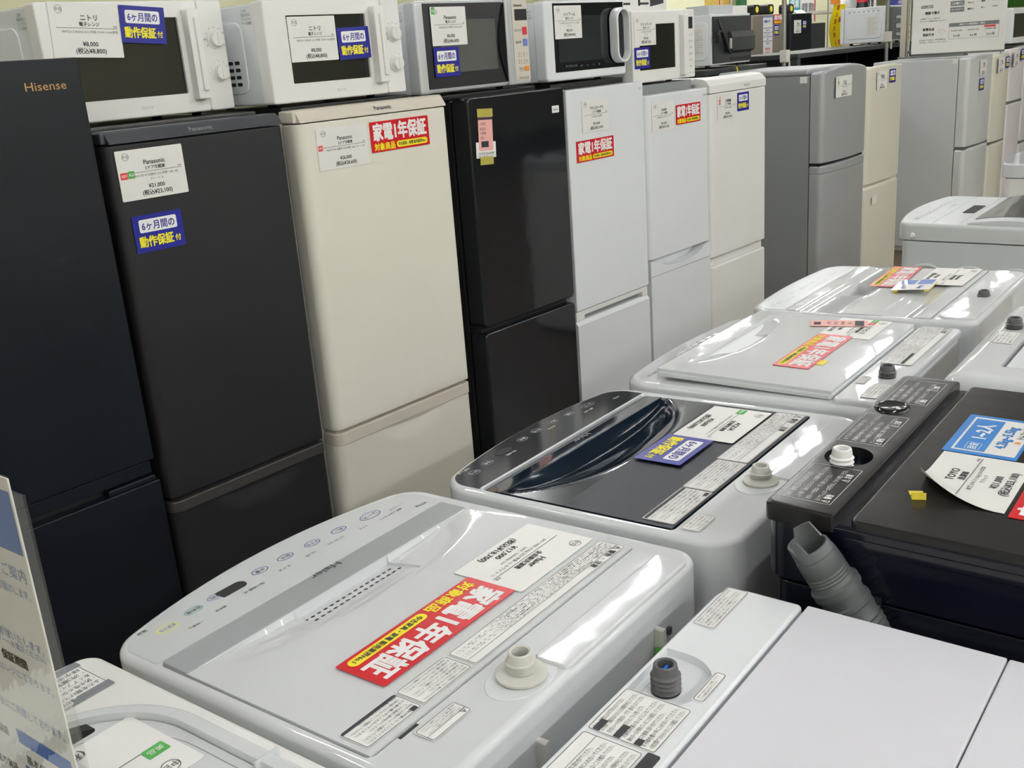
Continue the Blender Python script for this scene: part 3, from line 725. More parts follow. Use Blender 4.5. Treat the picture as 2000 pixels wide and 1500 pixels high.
bm = NB(); put_text(bm, 'オーブンレンジ', -.1, .046, .007, None, 'c', .02, res=1); [put_text(bm, s, -.04+.035*i, .044, .005, .03, 'c', .01, res=1) for i, s in enumerate(('解凍', '煮込', '弱', '強'))]; front_text(bm, gl, 'ink_grey', .0)
oo = rr(h-.105, h-.018, .042, H-.028, .042, 10); oi = inset(oo, .011)
bm = NB(); n = len(oo)
prof = [(0, .004), (.0, .03), (.002, .036), (.008, .037), (.011, .033), (.011, .006)]
rings = [[bm.verts.new((p[0], -q, p[1])) for p in inset(oo, a)] for a, q in prof]
for A, B in zip(rings, rings[1:]):
    for i in range(n): bm.faces.new((A[i], A[(i+1) % n], B[(i+1) % n], B[i]))
hd = obj('handle', bm, 'cool_white', dd)
bm = prism(NB(), inset(oo, .0105), .0, .012, mp=MAP_XZ); obj('handle_inlay', bm, 'black_gloss', dd)
for zz in (H-.1, H-.175):
    bm = lathe(NB(), [(0, .03), (.017, .03), (.019, .026), (.019, .0), (0, 0)], 24); bm.transform(Matrix.Translation((h-.002, .02, zz)) @ Matrix.Rotation(pi/2, 4, 'X')); obj('knob', bm, 'ivory_plastic', t)
cx, cz, cw, ch = mfc(2.878, 3.031, 1.5355, 1.6415)
price_card(on_front(FB, cx, 2.2-E_, cz), cw, ch, ('ハイアール', '電子レンジ', ('2019年製 50/60Hz 700W フラット庫内', 'ホワイト'), '¥8,000', '(税込¥8,800)'), 'white price card on the black glass microwave', res=1)
# white with tall window, keys down the right
t, h, H = mwave(3.346, 3.795, 2.2, 1.36, 1.617, .34, 'white microwave with a column of keys, above the crescent-handle refrigerator', 'warm_white', 'cool_white')
bm = prism(NB(), rr(-h, h-.075, 0, H, .006, 3), -.044, 0, .006, .002, 3, hole=rr(-h+.045, h-.15, .045, H-.048, .003, 2), depth=.006, mp=MAP_XZ); dd = obj('door', bm, 'warm_white', t)
bm = prism(NB(), rr(-h+.0455, h-.1505, .0455, H-.0485, .002, 2), 0, .004, mp=MAP_XZ); bm.transform(Matrix.Translation((0, .0065, 0))); obj('window', bm, 'glass_dark', dd)
bm = box(NB(), h-.118, h-.082, -.022, .003, .012, H-.018, .006); obj('handle', bm, 'warm_white', dd)
bm = prism(NB(), rr(h-.0745, h, 0, H, .006, 3), -.044, 0, .006, .002, 3, mp=MAP_XZ); cp = obj('control_panel', bm, 'warm_white', t)
bm = prism(NB(), rr(h-.048, h-.018, H-.072, H-.028, .002, 2), 0, .001, mp=MAP_XZ); obj('display_window', bm, 'hole', cp)
bm = NB()
for i, s in enumerate(('レンジ', 'あたため', '解凍', '飲み物', '分 秒', '時計', 'スタート')):
    put_text(bm, s, h-.034, H-.095-.024*i, .0065, .045, 'c', .01, res=1)
front_text(bm, cp, 'ink_grey')
cx, cz, cw, ch = mfc(3.356, 3.504, 1.494, 1.5965)
price_card(on_front(FB, cx, 2.2-E_, cz), cw, ch, ('ツインバード', '電子レンジ', ('2019年製 50/60Hz 700W', 'フラット'), '¥7,000', '(税込¥7,700)'), 'white price card on the microwave with a column of keys', res=1)
cx, cz, cw, ch = mfc(3.353, 3.457, 1.4125, 1.4885); blue_card(on_front(FB, cx, 2.2-.002, cz), cw, ch, 'blue guarantee card on the microwave with a column of keys', 1)
# flat black trays under the ovens
TR_G = 'dark boards under the microwaves'
def board(x0, x1, y0, y1, z0, z1, label, m='black_plastic'):
    o = obj('tray', box(NB(), (x0-x1)/2, (x1-x0)/2, 0, y1-y0, 0, z1-z0, .003), m, mw=MQ((x0+x1)/2, y0, z0)); return tag(o, label, 'board', TR_G)
board(2.30, 2.80, 2.235, 2.74, 1.3785, 1.3945, 'dark board under the silver microwave')
board(2.87, 3.31, 2.225, 2.74, 1.3705, 1.3905, 'dark board under the black glass microwave')
board(3.35, 3.80, 2.22, 2.74, 1.3065, 1.3505, 'dark board under the microwave with a column of keys', 'grey_side')
board(1.20, 1.66, 2.24, 2.74, 1.3895, 1.408, 'dark board under the microwave on the matt black refrigerator')
board(1.74, 2.205, 2.24, 2.74, 1.3905, 1.410, 'dark board under the microwave on the cream refrigerator')

# ------------------------------------------------------------------ washing machines
WA_G, WB_G = 'washing machines facing the refrigerators', 'washing machines of the second row'
def washer(cx, cy, label, group, rot=0):
    return thing('washing_machine', label, 'washing machine', MO(cx, cy, 0) @ Matrix.Rotation(rot, 4, 'Z'), group)
def front_curve(x0, x1, y0, y1, b, r, n=14, rb=None):
    """plan of a top cover: rounded corners, front edge (y1) bowed outward by b"""
    o = rr(x0, x1, y0, y1, (rb or r, rb or r, r, r), 7)
    def add(p):
        x, y = p
        if y > (y0+y1)/2: u = (x-(x0+x1)/2)/((x1-x0)/2); y += b*(1-u*u)*sm((y-(y0+y1)/2)/((y1-y0)/2))
        return (x, y)
    # subdivide the front edge so it can bow
    res = []; m = len(o)
    for i in range(m):
        p, q = o[i], o[(i+1) % m]; res.append(p)
        if abs(p[1]-q[1]) < 1e-6 and p[1] > (y0+y1)/2:
            for k in range(1, n): res.append((p[0]+(q[0]-p[0])*k/n, p[1]))
    return [add(p) for p in res]
class Wash:
    """holds the machine, its top height and slope; shapes of the top are built flat and then sloped"""
    def __init__(s, t, zt, k, zs): s.t, s.zt, s.k, s.zs = t, zt, k, zs
    def put(s, name, bm, m, par=None, smooth=True, wn=True, sh=True):
        if sh: shear(bm, s.k, s.zs, s.zt)
        return obj(name, bm, m, par or s.t, smooth=smooth, wn=wn)
    def flat(s, name, bm, m, par=None, dz=0, turn=0, x=0, y=0):
        """flat art drawn round its own centre, laid on the top"""
        bm.transform(Matrix.Translation((x, y, s.zt+dz)) @ Matrix.Rotation(turn, 4, 'Z'))
        for v in bm.verts: v.co.z -= s.k*v.co.y
        return flat(name, bm, m, par or s.t)
    def base(s): return s.t.matrix_world.copy()
    def card(s, x, y, dz, turn=pi, rot=0): return on_top(s.t.matrix_world, x, y, s.zt-s.k*y+dz, s.k, turn, rot)
def body(W, x0, x1, y0, y1, m, mt, b=.02, r=.03, hole=None, depth=.03, edge=.009, lip=.004, rb=None):
    bm = prism(NB(), rr(x0+lip, x1-lip, y0+lip, y1-lip, r*.8, 4), .03, W.zs-.003, .003); box(bm, x0+.04, x1-.04, y0+.04, y1-.04, 0, .031)
    obj('cabinet', bm, m, W.t)
    bm = prism(NB(), front_curve(x0, x1, y0, y1, b, r, rb=rb), W.zs, W.zt, edge, .002, 4, hole=hole, depth=depth)
    return W.put('top_cover', bm, mt)
def inlet(par, x, y, z, r=.0235, hgt=.034, m='ivory_plastic', mi=None, flange=.036, name='water_inlet', cap=None):
    pr = [(0, .003), (flange, .003), (flange, .0055), (flange-.006, .008), (r+.001, .009)] if flange else [(0, 0), (r+.001, 0)]
    z0 = pr[-1][1]; nth = 4
    for k in range(nth):
        a = z0+(hgt-.01-z0)*k/nth; st = (hgt-.01-z0)/nth
        pr += [(r-.0012, a+st*.1), (r+.0012, a+st*.5), (r-.0012, a+st*.95)]
    pr += [(r-.0012, hgt-.008), (r-.0025, hgt-.001), (r-.004, hgt), (r-.006, hgt-.001), (r-.0065, hgt-.02), (0, hgt-.02)]
    bm = lathe(NB(), pr, 32); bm.transform(Matrix.Translation((x, y, z))); o = obj(name, bm, m, par, wn=False)
    if cap:
        bm = lathe(NB(), [(0, hgt-.019), (r-.0075, hgt-.019), (r-.0075, hgt-.012), (r-.011, hgt-.012), (0, hgt-.012)], 20)
        box(bm, -r+.009, r-.009, -.0015, .0015, hgt-.013, hgt-.005, .0005); box(bm, -.0015, .0015, -r+.009, r-.009, hgt-.013, hgt-.007, .0005)
        bm.transform(Matrix.Translation((x, y, z))); obj('strainer', bm, cap, o)
    else:
        bm = lathe(NB(), [(0, hgt-.0195), (r-.0068, hgt-.0195), (r-.0068, hgt-.0185), (0, hgt-.0175)], 20); bm.transform(Matrix.Translation((x, y, z))); obj('strainer', bm, 'grey_plastic', o)
    return o
def oval(W, par, x, y, a, b, m, s='', mink='ink', t=.0015, dz=.0008, turn=pi, name='button'):
    bm = NB(); frame2d(bm, ell(0, 0, a, b, 26), t); o = W.flat(name, bm, m, par, dz, turn, x, y)
    if s:
        bm = NB(); put_text(bm, s, 0, 0, b*.7, a*1.5, 'c', .01, res=1); W.flat('lettering', bm, mink, o, dz+.0002, turn, x, y)
    return o
def warning(W, par, x0, x1, y0, y1, dz, rows, start, turn=pi, bars=(), mp='paper_matt', mk='ink', head='', cols=1, m2=None):
    """printed warning sheet"""
    w_, h_ = x1-x0, y1-y0; cx, cy = (x0+x1)/2, (y0+y1)/2
    bm = NB(); ngon(bm, rr(-w_/2, w_/2, -h_/2, h_/2, .003, 3)); lb = W.flat('warning_label', bm, mp, par, dz, turn, cx, cy)
    bm = NB(); frame2d(bm, rr(-w_/2+.001, w_/2-.001, -h_/2+.001, h_/2-.001, .003, 3), .0006)
    top = h_/2-.003
    if head:
        hh = min(.012, h_*.24); put_text(bm, head, -w_/2+.004, top-hh/2, hh*.7, w_*.5, 'l', .02, res=1); quad(bm, -w_/2+.001, w_/2-.001, top-hh-.0005, top-hh); top -= hh+.001
    for (a, bb, c, d) in bars: quad(bm, -w_/2+w_*a, -w_/2+w_*bb, -h_/2+h_*c, -h_/2+h_*d, .0001)
    cw = (w_-.006)/cols
    for c in range(cols): fine(bm, -w_/2+.004+c*cw, -w_/2+.001+(c+1)*cw, -h_/2+.003, top, rows, start+3*c)
    W.flat('lettering', bm, mk, lb, dz+.0003, turn, cx, cy); return lb
def floor_print(W, par, items, m, dz, turn=pi, bold=.01):
    """loose printing on a panel: (text, x, y, height, width)"""
    bm = NB()
    for s, x, y, h_, w_ in items:
        sgn = -1 if turn else 1
        put_text(bm, s, sgn*x, sgn*y, h_, w_, 'c', bold, res=1)
    return W.flat('lettering', bm, m, par, dz, turn)

# ---- white machine with silver strip and large red card (second in the row)
t = washer(.77, .775, 'white washing machine with a silver strip and the large red card on its lid', WA_G); W = Wash(t, .895, .024, .745)
tc = body(W, -.257, .257, -.25, .238, 'white_body', 'white_gloss', .045, .035, rr(-.2445, .2315, -.1675, .1545, .008, 3), .05)
pn = [p for p in front_curve(-.244, .238, .158, .226, .046, .022)]
pn = [(x, max(y, .1575)) for x, y in pn]
bm = prism(NB(), front_curve(-.246, .240, .1575, .2275, .046, .02, rb=.004), W.zt-.001, W.zt+.0006); cp = W.put('control_panel', bm, 'silver_panel', smooth=False)
def lid_b(x, y):
    f = W.zt+.0015
    ys, pk0, pk1 = .108, -.094, .068
    if y > ys+1e-6: return f
    yb = ys-.078*max(0, 1-(x/.232)**2)**.6
    if y <= yb: return f
    u = (ys-y)/(ys-yb); pocket = pk0 < x < pk1 and y > .049
    ramp = .011*max(0, 1-(x/.225)**2)
    dep = ramp*(1-u)**1.3
    if pocket: dep = .014-.010*sm((ys-y)/.06)
    if y > ys-.0005 and not pocket: dep = .0015
    return f-dep
xs = seq((-.242, .01), (-.0942, .0002), (-.0938, .009), (.0678, .0002), (.0682, .01), (.229, 1)); ys = seq((-.165, .02), (.0, .006), (.02, .003), (.1076, .0004), (.108, .0005), (.1085, .02), (.152, 1))
ld = W.put('lid', grid(NB(), xs, ys, lid_b, W.zt-.04), 'white_gloss', wn=False)
bm = prism(NB(), rr(-.2425, .2295, .1085, .1525, .002, 2), W.zt+.0012, W.zt+.0034, .001, 0, 2); sp = W.put('silver_strip', bm, 'strip_silver', ld)
bm = NB(); put_text(bm, 'Haier', 0, 0, .0115, -.047, 'c', .02); W.flat('lettering', bm, 'logo_dark', sp, .0037, pi, -.002, .147)
bm = NB()
for i in range(15):
    for j, yy in enumerate((.094, .080)):
        x = -.086+.0102*i+(.004 if j else 0); z = lid_b(x, yy)+.0006
        ngon(bm, ell(x, yy, .0032, .0022, 10), z)
for v in bm.verts: v.co.z = lid_b(v.co.x, v.co.y)+.0006-W.k*v.co.y
flat('vent_holes', bm, 'hole', ld)
for i, (x, y) in enumerate(((-.191, .212), (-.149, .219), (-.114, .223), (-.040, .227), (.003, .227), (.049, .225), (.096, .222), (.152, .216))):
    oval(W, cp, x, y+.004, (.014, .013, .0115, .0125, .013, .013, .013, .0185)[i], (.0085, .008, .0075, .008, .008, .008, .008, .0105)[i],
         ('yellow', 'teal', 'button_blue', 'sign_blue', 'sign_blue', 'sign_blue', 'sign_blue', 'sign_blue')[i], ('スタート', '風乾燥', '予約', '水量', '脱水', 'すすぎ', '洗い', 'コース')[i], 'ink', .0013)
bm = prism(NB(), rr(-.110, -.070, .2145, .2335, (.002, .009, .009, .002), 6), W.zt+.0006, W.zt+.0012); W.put('display_window', bm, 'hole', cp, smooth=False)
floor_print(W, cp, [('4.5kg', .213, .176, .007, None), ('電源', -.213, .235, .005, None), ('標準 お急ぎ 念入り', .168, .195, .004, .05), ('すすぎ', .118, .2, .004, .03), ('5分 9分 15分', .07, .205, .004, .03),
    ('1回 2回', .025, .205, .004, .03), ('低 中 高', -.02, .206, .004, .03), ('残り時間 分', -.075, .2, .0045, .04), ('槽洗浄', -.13, .195, .004, .03), ('一時停止', -.17, .19, .004, .035), ('ソフト仕上げ', .19, .205, .0035, .04)], 'ink', .001)
inlet(t, -.068, -.210, .8995, .0150, .030, flange=.027)
bm = prism(NB(), ell(-.068, -.210, .047, .032, 30), W.zt-.002, W.zt+.001, .001); W.put('inlet_pad', bm, 'white_body')
warning(W, ld, -.077, .226, -.158, -.118, .0022, 7, 0, head='⚠ 警告 ・ 注意')
warning(W, ld, -.157, -.081, -.157, -.117, .0022, 7, 2)
warning(W, ld, -.236, -.159, -.157, -.117, .0022, 6, 4, bars=((.06, .16, .80, .95), (.02, .98, .04, .14)))
warning(W, tc, -.196, -.138, -.203, -.177, .0012, 4, 5, head='⚠')
bm = box(NB(), -.208, -.182, -.172, -.168, W.zt-.006, W.zt+.0005, .0005); W.put('hinge_slot', bm, 'hole')
bm = prism(NB(), rr(-.038, .225, -.246, -.202, .008, 4), W.zt-.001, W.zt+.004, .003); W.put('rear_hump', bm, 'white_gloss')
for x in (.135, -.1): bm = prism(NB(), rr(x-.004, x+.004, .822, .862, .003, 3), .248, .262, .002, 0, 2, mp=MAP_XZ); obj('hose_hook', bm, 'ivory_plastic', t)
bm = prism(NB(), rr(.158, .166, .838, .848, .003, 3), .2495, .254, mp=MAP_XZ); obj('cord_clip', bm, 'logo_dark', t)
bm = tube(NB(), [(.128, -.256, .84), (.118, -.262, .82), (.104, -.258, .79), (.1, -.256, .76)], .004, 8); ew = obj('earth_wire', bm, 'sign_green', t)
bm = box(NB(), .112, .122, -.264, -.258, .795, .83, .001); obj('wire_tag', bm, 'orange', ew)
price_card(W.card(.1465, -.058, .0026), .157, .104, ('Haier', '全自動洗濯機', ('JW-C45D 4.5kg 2021年製 12 ホワイト 〇', '100V／50/60Hz 109'), '¥17,000', '(税込¥18,700)'), 'white price card on the white silver-strip washing machine lid')
red_card(W.card(-.0445, -.066, .0036), .223, .072, 'large red guarantee card on the white silver-strip washing machine lid', 3)

# ---- white machine with dark blue lid
t = washer(1.31, .752, 'white washing machine with a dark blue lid and dark control panel', WA_G); W = Wash(t, .895, .024, .745)
tc = body(W, -.257, .257, -.25, .228, 'white_body', 'white_gloss', .03, .05, rr(-.2445, .2315, -.164, .1535, .008, 3), .06)
bm = prism(NB(), front_curve(-.243, .240, .1575, .220, .03, .032, rb=.004), W.zt-.001, W.zt+.0006); cp = W.put('control_panel', bm, 'dark_panel', smooth=False)
def lid_c(x, y):
    f = W.zt+.0015; ys = .114; u = x/.236
    if y >= ys: return f-.004*sm((y-ys)/.04)
    yb = ys-.108*max(0, 1-abs(u)**2.6)**.8
    if y <= yb: return f
    q = (ys-y)/(ys-yb)
    return f-.036*max(0, 1-abs(u)**2.2)**.7*(1-sm(q))-.0
xs = seq((-.242, .006), (-.18, .012), (.17, .006), (.229, 1)); ys = seq((-.161, .03), (.0, .005), (.112, .001), (.114, .012), (.151, 1))
ld = W.put('lid', grid(NB(), xs, ys, lid_c, W.zt-.05, mf=lambda x, y: 1 if y < .008 else 0), ['dark_lid', 'dark_lid_textured'], wn=False)
bm = box(NB(), -.244, .236, .1535, .1575, W.zt-.004, W.zt+.0022, .001); W.put('white_trim', bm, 'white_gloss')
bm = NB(); put_text(bm, 'Haier', 0, 0, .0125, -.043, 'c', .02); W.flat('lettering', bm, 'ink_grey', ld, .0002, pi, .0, .136)
for i, (x, y) in enumerate(((-.196, .206), (-.156, .212), (-.046, .224), (-.003, .226), (.047, .226), (.091, .222), (.145, .217))):
    oval(W, cp, x, y, (.012, .012, .012, .012, .012, .012, .018)[i], .008, 'ink_grey', ('スタート', '予約', '脱水', 'すすぎ', '洗い', '水量', 'コース')[i], 'ink_white', .0016)
bm = prism(NB(), ell(-.105, .219, .02, .0095, 24), W.zt+.0006, W.zt+.0012); W.put('display_window', bm, 'hole', cp, smooth=False)
floor_print(W, cp, [('電源 入/切', -.2, .225, .0045, .05), ('残り時間', -.105, .203, .0045, .04), ('低 中 高', .02, .21, .004, .03), ('標準 お急ぎ', .12, .2, .004, .04), ('6.0kg', .2, .19, .006, None)], 'ink_white', .001)
inlet(t, -.052, -.200, .8985, .0145, .028, flange=.025)
bm = prism(NB(), ell(-.052, -.2, .047, .034, 30), W.zt-.002, W.zt+.001, .001); W.put('inlet_pad', bm, 'white_body')
bm = prism(NB(), rr(-.034, .225, -.244, -.2, .008, 4), W.zt-.001, W.zt+.0035, .003); W.put('rear_hump', bm, 'white_gloss')
warning(W, ld, .0, .226, -.156, -.106, .0022, 8, 1, head='⚠ 警告 ・ 注意')
warning(W, ld, -.115, -.002, -.157, -.109, .0022, 8, 3)
warning(W, ld, -.232, -.117, -.158, -.110, .0022, 7, 5, bars=((.04, .14, .82, .95), (.02, .98, .05, .15)))
warning(W, tc, -.236, -.185, -.197, -.169, .0012, 4, 2)
bm = prism(NB(), rr(-.2, -.168, .858, .873, .002, 2), .0005, .0012, mp=lambda a, b, c: (-.257-c, a+.33, b)); bm.transform(Matrix.Translation((0, 0, .0)))
bc = flat('barcode_label', bm, 'paper_matt', t)
bm = NB(); random.seed(3); yy = .131
while yy < .160: q = random.choice((.0007, .0012, .0018)); prism(bm, [(yy, .864), (yy+q, .864), (yy+q, .871), (yy, .871)], .0013, .0015, mp=lambda a, b, c: (-.257-c, a, b)); yy += q+random.choice((.0008, .0014))
flat('bars', bm, 'ink', bc)
bm = prism(NB(), rr(.006, .014, .829, .840, .003, 3), .2495, .254, mp=MAP_XZ); obj('cord_clip', bm, 'logo_dark', t)
bm = tube(NB(), [(.02, -.25, .735), (.06, -.253, .748), (.10, -.257, .755), (.14, -.254, .745)], .003, 8); obj('earth_wire', bm, 'ivory_plastic', t)
price_card(W.card(.140, -.05, .0026), .152, .104, ('AQUA', '全自動洗濯機', ('AQW-H6 6.0kg 2020年製 ホワイト',), '¥20,000', '(税込¥22,000)'), 'white price card with a green tab on the dark blue washing machine lid', (('tab_green', -.062, .004, .02, .014),))
blue_card(W.card(.003, -.033, .0045), .113, .079, 'blue guarantee card lying on the dark blue washing machine lid')

# ---- white machine with raised lid and a pink slip
t = washer(1.872, .750, 'white washing machine with a raised lid, pink slip and slanted red card', WA_G); W = Wash(t, .893, .022, .75)
tc = body(W, -.262, .262, -.25, .240, 'white_body', 'white_gloss', .022, .045, edge=.012)
def lid_d(x, y):
    f = .9125; ys, pk0, pk1 = .140, -.088, .062
    if y > ys: return f
    u = (x-.02)/.185
    if abs(u) >= 1: return f
    yb = ys-.062*(1-u*u)**.5
    if y <= yb: return f
    q = (ys-y)/(ys-yb)
    if pk0 < x < pk1: return f-.030*(1-sm(q*.98)**1.5)
    return f-.010*(1-abs(u)**3)*(1-sm(q))
xs = seq((-.234, .012), (-.0882, .0002), (-.0878, .01), (.0618, .0002), (.0622, .008), (.215, .012), (.240, 1)); ys = seq((-.158, .03), (.06, .004), (.1397, .0003), (.140, .0005), (.1405, .012), (.178, 1))
ld = obj('lid', grid(NB(), xs, ys, lid_d, .897), 'white_gloss', t, wn=False)
bm = prism(NB(), rr(-.236, .238, -.160, .180, .008, 4), .899, .9065, .002); obj('lid_rim', bm, 'white_body', ld)
bm = prism(NB(), rr(-.250, .256, -.248, -.164, .012, 4), W.zt-.004, W.zt+.010, .006); dk = W.put('rear_deck', bm, 'white_gloss')
for i, (x, y) in enumerate(((-.13, .226), (-.06, .240), (-.03, .243), (0, .243), (.03, .243), (.06, .242), (.09, .238))):
    bm = lathe(NB(), [(0, .0045), (.009, .004), (.0115, .001), (.0125, 0)], 20); bm.transform(Matrix.Translation((x, y-.022, W.zt+.0)) @ Matrix.Diagonal((1.25, .75, 1, 1)))
    W.put('button', bm, ('silver_grey', 'white_gloss')[i > 0], tc)
floor_print(W, tc, [('スタート', -.13, .238, .004, .03), ('HISENSE', .208, .21, .006, .035), ('電源 入/切', -.205, .206, .006, .04), ('5.5kg', .16, .215, .006, .03)], 'logo_dark', .0006)
inlet(t, -.105, -.212, .906, .0145, .024, 'dark_grey_plastic', flange=.0, cap='valve_blue')
dd = .0115
warning(W, dk, -.03, .246, -.232, -.174, dd, 8, 3, cols=2, bars=((.72, .98, .62, .72),), head='⚠ 注意')
warning(W, dk, -.232, -.150, -.235, -.205, dd, 4, 0); warning(W, dk, -.160, -.115, -.19, -.172, dd, 3, 6)
bm = NB(); fine(bm, -.06, .06, -.04, .04, 8, 1); bm.transform(Matrix.Translation((.12, -.2508, .80)) @ Matrix.Rotation(pi/2, 4, 'X')); flat('lettering', bm, 'ink_grey', t)
LB = t.matrix_world
red_card(on_top(LB, -.017, -.044, .9135), .235, .070, 'red guarantee card on the raised-lid washing machine, with yellow tape at its edge')
tag(obj('tape', box(NB(), -.014, .014, -.008, .008, 0, .0006), 'yellow_tape', mw=on_top(LB, -.085, -.085, .913)), 'small bit of yellow tape under the edge of the slanted red card', 'tape')
price_card(on_top(LB, .165, -.062, .9132), .145, .105, ('ハイセンス', '全自動洗濯機', ('HW-G55A 5.5kg 2019年製',), '¥15,000', '(税込¥16,500)'), 'white price card under the pink slip on the raised-lid washing machine', (('tab_green', -.062, .02, .018, .012), ('tab_red', -.042, .02, .018, .012)), res=1)
t2 = thing('stock_slip', 'pink stock slip lying on the raised-lid washing machine', 'paper slip', on_top(LB, .185, -.020, .9145, turn=radians(-72)))
obj('pink_slip', panel_bm(.115, .047), 'pink_paper', t2, smooth=False)
bm = NB(); quad(bm, .032, .05, -.02, .02, CARD_T+.0003); quad(bm, -.05, -.036, -.014, .008, CARD_T+.0003)
for k, s in enumerate(('入荷日', '商品名', '洗濯機', '担当')): put_text(bm, s, -.02+.014*k, .0, .006, .03, 'c', .01, res=1, rot=pi/2, z=CARD_T+.0003)
flat('lettering', bm, 'ink', t2)

# ---- off-white machine with a wide flush lid, red and blue cards
t = washer(2.432, .748, 'off-white washing machine with a long lid, red card and white-blue card on it', WA_G); W = Wash(t, .902, .03, .75)
tc = body(W, -.262, .262, -.262, .236, 'grey_white', 'white_gloss', .018, .05, rr(-.250, .250, -.170, .152, .008, 3), .05, rb=.03)
def lid_e(x, y):
    f = W.zt+.0015; ys, pk0, pk1 = .092, -.075, .075
    if y > .125: return f
    if y > ys: return f-.004*sm((.125-y)/.03)
    if pk0 < x < pk1 and y > .02: return f-.033*(1-sm((ys-y)/.072)**1.3)
    if y > .02: return f-.004*(1-sm((ys-y)/.072))
    return f-.003*sm((y+.13)/.01)*sm((-.06-y)/.02)
xs = seq((-.247, .02), (-.0752, .0002), (-.0748, .012), (.0748, .0002), (.0752, .02), (.247, 1)); ys = seq((-.167, .01), (-.04, .012), (.0, .005), (.0917, .0003), (.092, .003), (.149, 1))
ld = W.put('lid', grid(NB(), xs, ys, lid_e, W.zt-.045), 'white_gloss', wn=False)
bm = prism(NB(), front_curve(-.246, .246, .157, .222, .02, .03, rb=.004), W.zt-.001, W.zt+.0006); cp = W.put('control_panel', bm, 'silver_panel', smooth=False)
floor_print(W, cp, [('洗い すすぎ 脱水', 0, .2, .009, .11), ('コース', .1, .205, .008, .04), ('水量', -.08, .205, .008, .04), ('電源 入/切', -.2, .195, .008, .06), ('Panasonic', .15, .185, .009, .06), ('予約 スタート', -.14, .185, .007, .06), ('標準 おうち流 おいそぎ 念入り 毛布', .02, .178, .006, .12)], 'ink_grey', .001)
inlet(t, -.035, -.222, .906, .0135, .020, 'dark_grey_plastic', flange=.0)
bm = prism(NB(), rr(-.24, .24, -.252, -.178, .02, 5), W.zt-.001, W.zt+.004, .003); W.put('rear_hump', bm, 'white_gloss')
red_card(W.card(.13, .02, .004, rot=radians(3)), .235, .072, 'red guarantee card tilted toward the handle of the off-white washing machine lid', 1)
tt = thing('size_card', 'white and blue capacity card propped on the off-white washing machine lid', 'capacity card', W.card(.012, -.06, .012, rot=radians(4)) @ Matrix.Rotation(radians(3), 4, 'X'))
obj('card', panel_bm(.11, .085, .0012), 'paper', tt, smooth=False)
bm = NB(); quad(bm, -.05, .0, -.038, -.002, .0015); quad(bm, -.05, .0, .004, .038, .0015); flat('blue_field', bm, 'mid_blue', tt)
bm = NB(); put_text(bm, '2~3人', .028, -.02, .012, .045, 'c', .02, res=1, z=.0015); put_text(bm, '6.0kg', .028, .018, .011, .045, 'c', .02, res=1, z=.0015); flat('lettering', bm, 'ink_blue', tt)
obj('prop', box(box(NB(), -.05, .05, .03, .04, -.005, -.0002), -.05, .05, -.04, -.03, -.006, -.0002), 'yellow_tape', tt, smooth=False)
price_card(W.card(.15, -.1, .004), .19, .108, ('Panasonic', '全自動洗濯機', ('NA-F60B13 6.0kg 2020年製',), '¥19,000', '(税込¥20,900)'), 'white price card near the hinge of the off-white washing machine lid', res=1)

# ---- tall grey machine with a smoked window
t = washer(3.285, .675, 'tall light grey washing machine with a smoked lid window, beyond the off-white one', WA_G); W = Wash(t, .955, -.012, .908)
tc = body(W, -.265, .265, -.3, .228, 'grey_white', 'grey_white', .035, .03, rr(-.25, .25, -.2, .05, .01, 3), .03, edge=.010)
bm = grid(NB(), seq((-.248, .03), (.248, 1)), seq((-.198, .02), (.048, 1)), lambda x, y: W.zt+.003+.012*max(0, 1-((y+.07)/.12)**2), W.zt-.02); ld = W.put('lid', bm, 'grey_white')
bm = grid(NB(), seq((-.185, .03), (.235, 1)), seq((-.09, .012), (.042, 1)), lambda x, y: W.zt+.0045+.012*max(0, 1-((y+.07)/.12)**2), W.zt); W.put('lid_window', bm, 'glass_grey', ld)
bm = prism(NB(), rr(-.06, .08, .075, .108, .004, 3), W.zt-.001, W.zt+.0012); W.put('handle_hollow', bm, 'hole')
for y in (.07, .14): bm = box(NB(), -.255, .255, y-.0012, y+.0012, W.zt-.001, W.zt+.0006); W.put('seam_line', bm, 'white_gloss')
for i in range(7): oval(W, tc, -.12+.04*i, .195, .013, .009, 'ink_white', '', 'ink', .004, .001)
floor_print(W, tc, [('電源', -.19, .2, .01, .04), ('洗濯 乾燥 コース', .05, .165, .008, .14)], 'ink_grey', .0008)
bm = lathe(NB(), [(0, .012), (.006, .010), (.0085, .005), (.009, 0)], 16); bm.transform(Matrix.Translation((-.262, .190, .922)) @ Matrix.Rotation(-pi/2, 4, 'Y')); obj('screw_cap', bm, 'white_gloss', t)
for y in (.150, .03, -.09):
    bm = tube(NB(), [(-.2625, y+.05*cos(pi*k/12), .798+.04*sin(pi*k/12)) for k in range(13)], .0045, 8); obj('side_handle', bm, 'white_gloss', t)
price_card(W.card(.10, -.145, .0125), .20, .09, ('日立', '洗濯乾燥機', ('8.0kg 2016年製',), '¥39,000', '(税込¥42,900)'), 'white price card on the tall light grey washing machine', res=1)
tt = thing('size_card', 'blue and white capacity card on the tall light grey washing machine', 'capacity card', W.card(.04, -.145, .0145))
obj('card', panel_bm(.075, .05), 'sky_blue', tt, smooth=False); bm = NB(); put_text(bm, '3~4人', 0, .008, .014, .06, 'c', .02, res=1, z=CARD_T+.0003); flat('lettering', bm, 'ink_white', tt)
red_card(W.card(-.08, -.165, .0135), .15, .06, 'red guarantee card on the tall light grey washing machine', 1)

